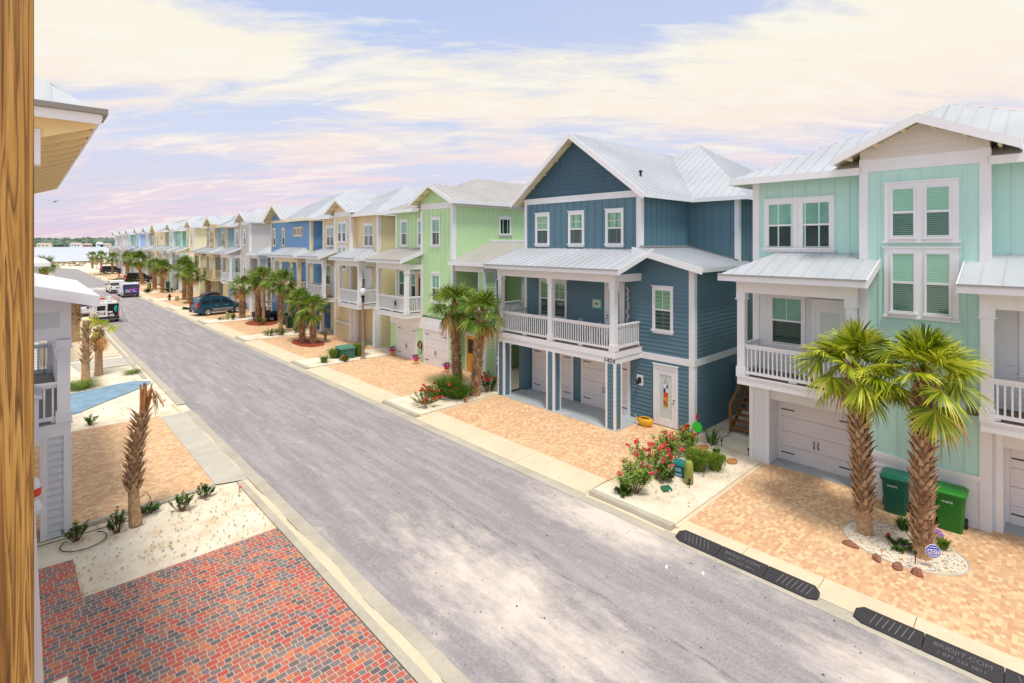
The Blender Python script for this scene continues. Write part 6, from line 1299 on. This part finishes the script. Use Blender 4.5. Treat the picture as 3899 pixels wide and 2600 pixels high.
b = MB(); b.tube([(1.15+.42*math.cos(a)*1.1, 17.1+.45*math.sin(a), .02) for a in [math.pi*.75+k*.3 for k in range(17)]], .012, 5); single(b, 'irrigation_hose', black, 'loop of thin black hose round the leftmost small shrub', 'hose')
for i, (x, y) in enumerate(((10.9, 6.3), (11.3, 5.6))):
    b = MB(); b.prism([(0, 0, 0), (.12, .02, 0), (.16, .09, 0), (.03, .05, 0)], (0, 0, .03)); o = single(b, 'litter', white, ('scrap of white debris on the asphalt, nearer the blue driveway', 'scrap of white debris on the asphalt, nearer the kerb ramp')[i], 'debris'); o.location = (x, y, .002)
db = MB(); rr = random.Random(4)
for i in range(1000):
    x, y = rr.uniform(5.8, 12), rr.uniform(1, 45)**1.; s_ = rr.uniform(.004, .012)*(1.8 if rr.random() < .12 else 1); db.blob((x, y, .006), (s_, s_*1.3, s_*.5), rr, 5, 3)
tag(db.build('road_grit', mat('grit', S(80, 72, 70), .9, .1)), 'small dark grit and leaf scraps scattered over the asphalt', 'grit', kind='stuff')
# seagull
t = thing('seagull', 'small bird gliding above the water at the left', 'bird', (3.3, 95, 13.4), rad(60), local=True); gb_ = MB(); gb_.lathe((0, 0, 0), [(.01, -.3), (.1, -.1), (.12, .1), (.06, .28), (.01, .34)], 8)
gb_ = MB(); gb_.tube([(-.35, 0, 0), (-.1, 0, .02), (.15, 0, .03), (.3, 0, .05), (.38, 0, .03)], [.02, .1, .1, .06, .01], 8); gb_.idx([(-.1, .05, .05), (.14, .05, .05), (.1, .5, .2), (-.08, .5, .2), (-.1, 1.1, .05)], [(0, 1, 2, 3), (3, 2, 4)]); gb_.idx([(-.1, -.05, .05), (.14, -.05, .05), (.1, -.5, .2), (-.08, -.5, .2), (-.1, -1.1, .05)], [(0, 1, 2, 3), (3, 2, 4)]); gb_.build('body', mat('gull_grey', S(120, 110, 112), .7, 0), t); org()

# ---------------------------------------------------------------- vehicles
suvprof = [(4.98, .55), (5.05, .85), (5.0, 1.0), (4.7, 1.08), (3.75, 1.16), (.1, 1.18), (0, 1.0), (-.02, .5)]
suvcab = [(.12, 1.14), (3.8, 1.14), (3.05, 1.78), (2.7, 1.86), (.6, 1.88), (.3, 1.8)]
suvw = ([(.38, 1.24), (1.28, 1.24), (1.22, 1.7), (.55, 1.7)], [(1.42, 1.24), (2.35, 1.24), (2.3, 1.72), (1.4, 1.72)], [(2.48, 1.24), (3.42, 1.24), (2.88, 1.72), (2.45, 1.72)])
def suv(loc, rz, lb, paint, low=None, box=False):
    t, X0, cw, hw = vehicle('suv', lb, 'SUV', loc, rz, 5.05, 2.0, suvprof, suvcab, paint, wb=(1.0, 4.05), wr=.4, wins=suvw, rear=(.16, 1.24, .32, 1.7), front=(3.72, 1.2, 3.12, 1.74), tail=(.85, 1.45, .2), taper=.16)
    for sg in (1, -1):
        b = MB(); b.beam((X0+.7, sg*.72, 1.93), (X0+2.9, sg*.72, 1.91), .04, .05); b.build('roof_rail', black, t)
        b = MB(); b.box(X0+1.45, X0+3.6, *sorted((sg*(hw-.01), sg*(hw+.02))), .62, .7); b.build('side_trim', mat('alloy', S(200, 200, 204)), t)
        b = MB(); b.box(X0+1.5, X0+3.55, *sorted((sg*(hw-.05), sg*(hw+.012))), .34, .6); b.build('sill', low or paint, t)
        for x in (1.75, 2.75):
            b = MB(); b.box(X0+x, X0+x+.2, *sorted((sg*(hw), sg*(hw+.03))), .98, 1.03); b.build('door_handle', mat('alloy', S(200, 200, 204)), t)
    if box:
        b = MB(); n = 10; L = [(0, .02), (.3, .3), (.9, .38), (1.7, .36), (2.05, .18), (2.1, .02)]; vs = []
        for x, hh in L:
            for k in range(n): a = math.pi*2*k/n; vs.append((X0+.55+x, .42*math.cos(a)*min(1, hh*3.2), 2.05+hh*.5+hh*.5*math.sin(a)))
        b.idx(vs, [tuple(range(n)), tuple(range(50, 60))]+[(i*n+k, i*n+(k+1) % n, (i+1)*n+(k+1) % n, (i+1)*n+k) for i in range(5) for k in range(n)]); b.build('roof_box', mat('roof_box_black', S(40, 38, 46), .3, .02), t, True)
    org(); return t
suv((15.6, 63.0, .02), rad(10), 'metallic blue SUV with black roof box parked on a driveway facing the houses', mat('suv_blue', S(26, 72, 96), .25, .02, coat=.5), mat('suv_grey', S(96, 106, 112), .4, 0), True)
suv((16.9, 123.9, .02), rad(2), 'black SUV half hidden behind the leaning palm', mat('suv_black', S(24, 24, 28), .2, 0, coat=.6)); suv((17.0, 167.5, .02), rad(2), 'dark navy SUV parked farthest down the right side', mat('suv_navy', S(36, 44, 58), .25, 0, coat=.6))
vanprof = [(5.3, .5), (5.35, .8), (5.2, 1.0), (4.4, 1.15), (.05, 1.15), (0, .9), (-.02, .45)]
vancab = [(.05, 1.1), (4.45, 1.1), (3.75, 1.85), (3.4, 1.98), (.3, 2.05), (.12, 1.95)]
vanw = ([(3.1, 1.2), (4.1, 1.2), (3.6, 1.75), (3.1, 1.78)],)
# white works van with an open rear door
vp = mat('van_white', S(226, 228, 224), .35, .03, coat=.3)
t, X0, cw, hw = vehicle('van', 'white works van with ladders on its roof and one rear door standing open', 'van', (5.95, 65.6, 0), rad(90), 5.35, 2.0, vanprof, vancab, vp, wb=(.95, 4.3), wr=.37, wins=vanw, front=(4.38, 1.2, 3.8, 1.8), tail=(.62, .95, .2), taper=.1)
b = MB(); b.box(X0-.012, X0+.1, -.86, -.06, .58, 1.82); b.build('cargo_shade_panel', mat('interior_shade_paint', S(22, 18, 22), .9, 0), t)  # flat dark panel paints the shade inside the open rear door
b = MB(); b.box(X0-.03, X0, .0, .9, .56, 1.84); d_ = b.build('rear_door', vp, t, bevel=.01); b = MB(); b.box(X0-.04, X0-.028, .12, .76, 1.22, 1.68); b.build('pane', mat('car_glass', S(34, 42, 46)), d_)
b = MB()
for i in range(3): b.prism([(X0-.034, .75-i*.2, .8), (X0-.034, .65-i*.2, .8), (X0-.034, .5-i*.2, 1.05), (X0-.034, .6-i*.2, 1.05)], (.01, 0, 0))
b.prism([(X0-.034, .1, .8), (X0-.034, .3, .8), (X0-.034, .14, .95)], (.01, 0, 0)); b.prism([(X0-.034, .8, 1.12), (X0-.034, .5, 1.12), (X0-.034, .78, 1.0)], (.01, 0, 0)); b.build('stripes', mat('stripe_maroon', S(120, 50, 54), .5, 0), d_)
b = MB(); b.box(X0-.72, X0-.0, -.96, -.9, .56, 1.84); d2 = b.build('open_rear_door', vp, t, bevel=.01)
b = MB(); b.blob((X0-.03, -.66, 1.35), (.05, .16, .32), random.Random(1)); b.build('hanging_jacket', mat('teal_cloth', S(30, 160, 160), .8, .05), t); b = MB(); b.box(X0-.03, X0+.05, -.55, -.2, .6, .85); b.box(X0-.04, X0+.04, -.35, -.1, .7, .78); b.build('cargo', mat('cargo_pale', S(200, 190, 190), .8, .1), t)
for x in (.6, 2.0, 3.4):
    b = MB(); b.tube([(X0+x, -.85, 1.95), (X0+x, -.85, 2.2), (X0+x, .85, 2.2), (X0+x, .85, 1.95)], .02, 5); b.build('roof_rack', mat('rack_pink', S(206, 160, 150), .6, .05), t)
for y in (-.95, .95):
    b = MB(); b.beam((X0-.2, y, 2.28), (X0+3.9, y, 2.2), .06, .12); b.beam((X0-.2, y*.8, 2.36), (X0+3.9, y*.8, 2.3), .06, .12)
    for k in range(10): b.box(X0+k*.4, X0+k*.4+.04, *sorted((y, y*.8)), 2.28, 2.32)
    b.beam((X0-.15, y*.78, 2.34), (X0-.1, y*1.14, 1.95), .25, .05); b.build('ladder', mat('ladder_pink', S(214, 160, 146), .6, .08), t)
b = MB(); b.box(X0+.1, X0+.7, -.35, .0, 2.22, 2.52); b.build('roof_crate', white, t); b = MB(); b.box(X0+.2, X0+1.0, .15, .6, 2.22, 2.42); b.build('roof_toolbox', mat('orange_black', S(206, 110, 70), .6, .3, 14), t); b = MB(); b.tube([(X0-.1, -1.0, 1.7), (X0-.3, -1.35, .35), (X0-.4, -1.6, .02)], .02, 5); b.build('prop_pole', mat('pole_grey', S(110, 120, 110), .6, 0), t); org()
# purple van
vb = mat('van_violet', S(52, 34, 150), .3, .02, coat=.4); vsil = mat('van_silver', S(206, 214, 214), .35, .02, coat=.3)
t, X0, cw, hw = vehicle('van', 'silver van with violet-blue lettered rear doors parked at the right kerb', 'van', (11.25, 93.3, 0), rad(91), 5.35, 2.0, vanprof, vancab, vsil, wb=(.95, 4.3), wr=.37, wins=vanw, front=(4.38, 1.2, 3.8, 1.8), tail=(1.25, 1.75, .14), taper=.1)
b = MB(); b.box(X0-.03, X0, -.9, .9, .6, 1.85); d_ = b.build('rear_doors', vb, t, bevel=.015); b = MB(); b.box(X0-.04, X0-.028, .1, .68, 1.3, 1.75); b.box(X0-.04, X0-.028, -.68, -.1, 1.3, 1.75); b.build('pane', gl_td, d_)
b = MB(); b.prism([(X0-.036, .55+.14*math.cos(k*.5236), 1.02+.12*math.sin(k*.5236)) for k in range(12)], (.01, 0, 0)); b.build('green_logo', mat('logo_green', S(120, 230, 40), .5, 0), d_); b = MB(); b.box(X0-.036, X0-.03, -.7, .2, 1.18, 1.25); b.prism([(X0-.037, .1+.07*math.cos(k*.785), 1.2+.07*math.sin(k*.785)) for k in range(8)], (.01, 0, 0)); b.build('pink_lettering', mat('logo_pink', S(230, 30, 130), .5, 0), d_)
b = MB(); b.box(X0-.036, X0-.03, .05, .38, 1.0, 1.07); b.box(X0-.036, X0-.03, -.62, -.2, .82, .88); b.box(X0-.036, X0-.03, .15, .6, .84, .88); b.build('white_lettering', white, d_); b = MB(); b.box(X0-.036, X0-.03, 0, .8, .7, .76); b.build('orange_stripe', mat('logo_orange', S(240, 150, 30), .5, 0), d_); org()
# pickup
t, X0, cw, hw = vehicle('pickup_truck', 'white pickup truck parked just beyond the silver and violet van', 'pickup truck', (10.75, 101.8, 0), rad(91), 5.7, 2.05, [(5.6, .55), (5.7, .95), (5.5, 1.1), (4.3, 1.18), (.05, 1.2), (0, 1.0), (-.02, .5)], [(2.1, 1.15), (4.35, 1.15), (3.6, 1.85), (3.3, 1.92), (2.4, 1.92), (2.15, 1.8)], vp, wb=(1.2, 4.7), wr=.4, wins=([(2.3, 1.25), (3.1, 1.25), (3.05, 1.75), (2.4, 1.75)], [(3.2, 1.25), (4.0, 1.25), (3.5, 1.75), (3.15, 1.75)]), rear=(2.11, 1.25, 2.17, 1.78), front=(4.28, 1.22, 3.66, 1.8), tail=(.85, 1.15, .16), taper=.14)
b = MB(); b.box(X0+.12, X0+2.05, -.8, .8, 1.19, 1.215); b.build('load_bed', black, t); org()
# sedan
t, X0, cw, hw = vehicle('sedan', 'silver sedan parked beyond the white works van on the left', 'car', (4.75, 72.2, 0), rad(92), 4.8, 1.82, [(4.75, .5), (4.8, .65), (4.5, .8), (3.6, .93), (.9, 1.0), (.1, .98), (0, .85), (-.02, .45)], [(.6, .93), (3.75, .9), (2.9, 1.38), (2.5, 1.45), (1.7, 1.45), (1.3, 1.38)], mat('sedan_silver', S(206, 204, 208), .3, .02, coat=.4), wb=(.95, 3.8), wr=.33, wins=([(1.2, 1.0), (1.95, 1.0), (1.95, 1.36), (1.55, 1.34)], [(2.05, 1.0), (3.35, 1.0), (2.8, 1.34), (2.05, 1.37)]), rear=(.72, 1.0, 1.28, 1.35), front=(3.62, .97, 2.98, 1.33), tail=(.62, .85, .3), taper=.18, bump=mat('sedan_silver', S(206, 204, 208))); org()

# ---------------------------------------------------------------- far shore
fm_ = leafmat('far_trees', S(100, 130, 110), S(124, 148, 124), S(148, 166, 142), .02); b = MB(); rr = random.Random(31)  # greens paled so the colour itself carries the distance haze
for i in range(1500):
    x = rr.uniform(-900, 1000); d = rr.uniform(1812, 1990); s_ = rr.uniform(8, 18); b.blob((x, d, rr.uniform(2, 9)+(d-1812)*.05), (s_*1.3, s_, rr.uniform(5, 11)), rr, 7, 4, .3)
org(); tag(b.build('far_tree_line', fm_), 'distant green tree belt along the far shore', 'trees', kind='stuff')
for i, (u, wd_, hh, lb) in enumerate(((175, 26, 11, 'pale house with pink roof on the far shore, left of the white one'), (229, 16, 13, 'white house standing alone on the far shore'), (102, 30, 10, 'pale low house on the far shore nearest the post'), (201, 20, 9, 'small reddish house on the far shore'), (243, 24, 9, 'pale house on the far shore closest to the street row'))):
    r_ = ((u/1.0)-1175.5)/1190; sx_, cy_ = math.sin(TH)+r_*math.cos(TH), math.cos(TH)-r_*math.sin(TH); x = 1800*sx_/cy_
    t = thing('shore_house', lb, 'house', (x, 1798, 0), local=True, group='houses on the far shore'); b = MB(); b.box(-wd_/2, wd_/2, 0, 14, 0, hh*.62); b.build('wall', (white, white, cream, mat('shore_red', S(190, 150, 140), .7, 0), cream)[i], t)
    b = MB(); b.prism([(-wd_/2-1, -1, hh*.62), (wd_/2+1, -1, hh*.62), (wd_/2-4, -1+4, hh), (-wd_/2+4, 3, hh)], (0, 12, 0)); b.build('roof', mat('shore_roof', S(206, 176, 170), .7, .05) if i != 1 else roofm, t); b = MB()
    for k in range(3): b.box(-wd_/2+3+k*wd_/4, -wd_/2+6+k*wd_/4, -.3, 0, hh*.2, hh*.45)
    b.build('window', gl_td, t); org()
dg = MB(); rr = random.Random(6)
for i in range(1300):
    x = rr.uniform(-20, 26); y = 226+rr.random()*60+(x > 8)*(x-8)*1.1
    if rr.random() < .6: y = 268+(x*.9 if x > 8 else 0)+rr.gauss(0, 2.5)
    s_ = rr.uniform(.15, .5); dg.blob((x, y, .05), (s_*1.6, s_*1.2, s_*.4), rr, 5, 3, .3)
tag(dg.build('dune_scrub', leafmat('scrub', S(120, 104, 70), S(160, 140, 100), S(190, 170, 130), .3)), 'brown seaweed and scrub scattered along the beach', 'scrub', kind='stuff')
for o in bpy.data.objects:
    if o.type == 'EMPTY': o.empty_display_size = .1
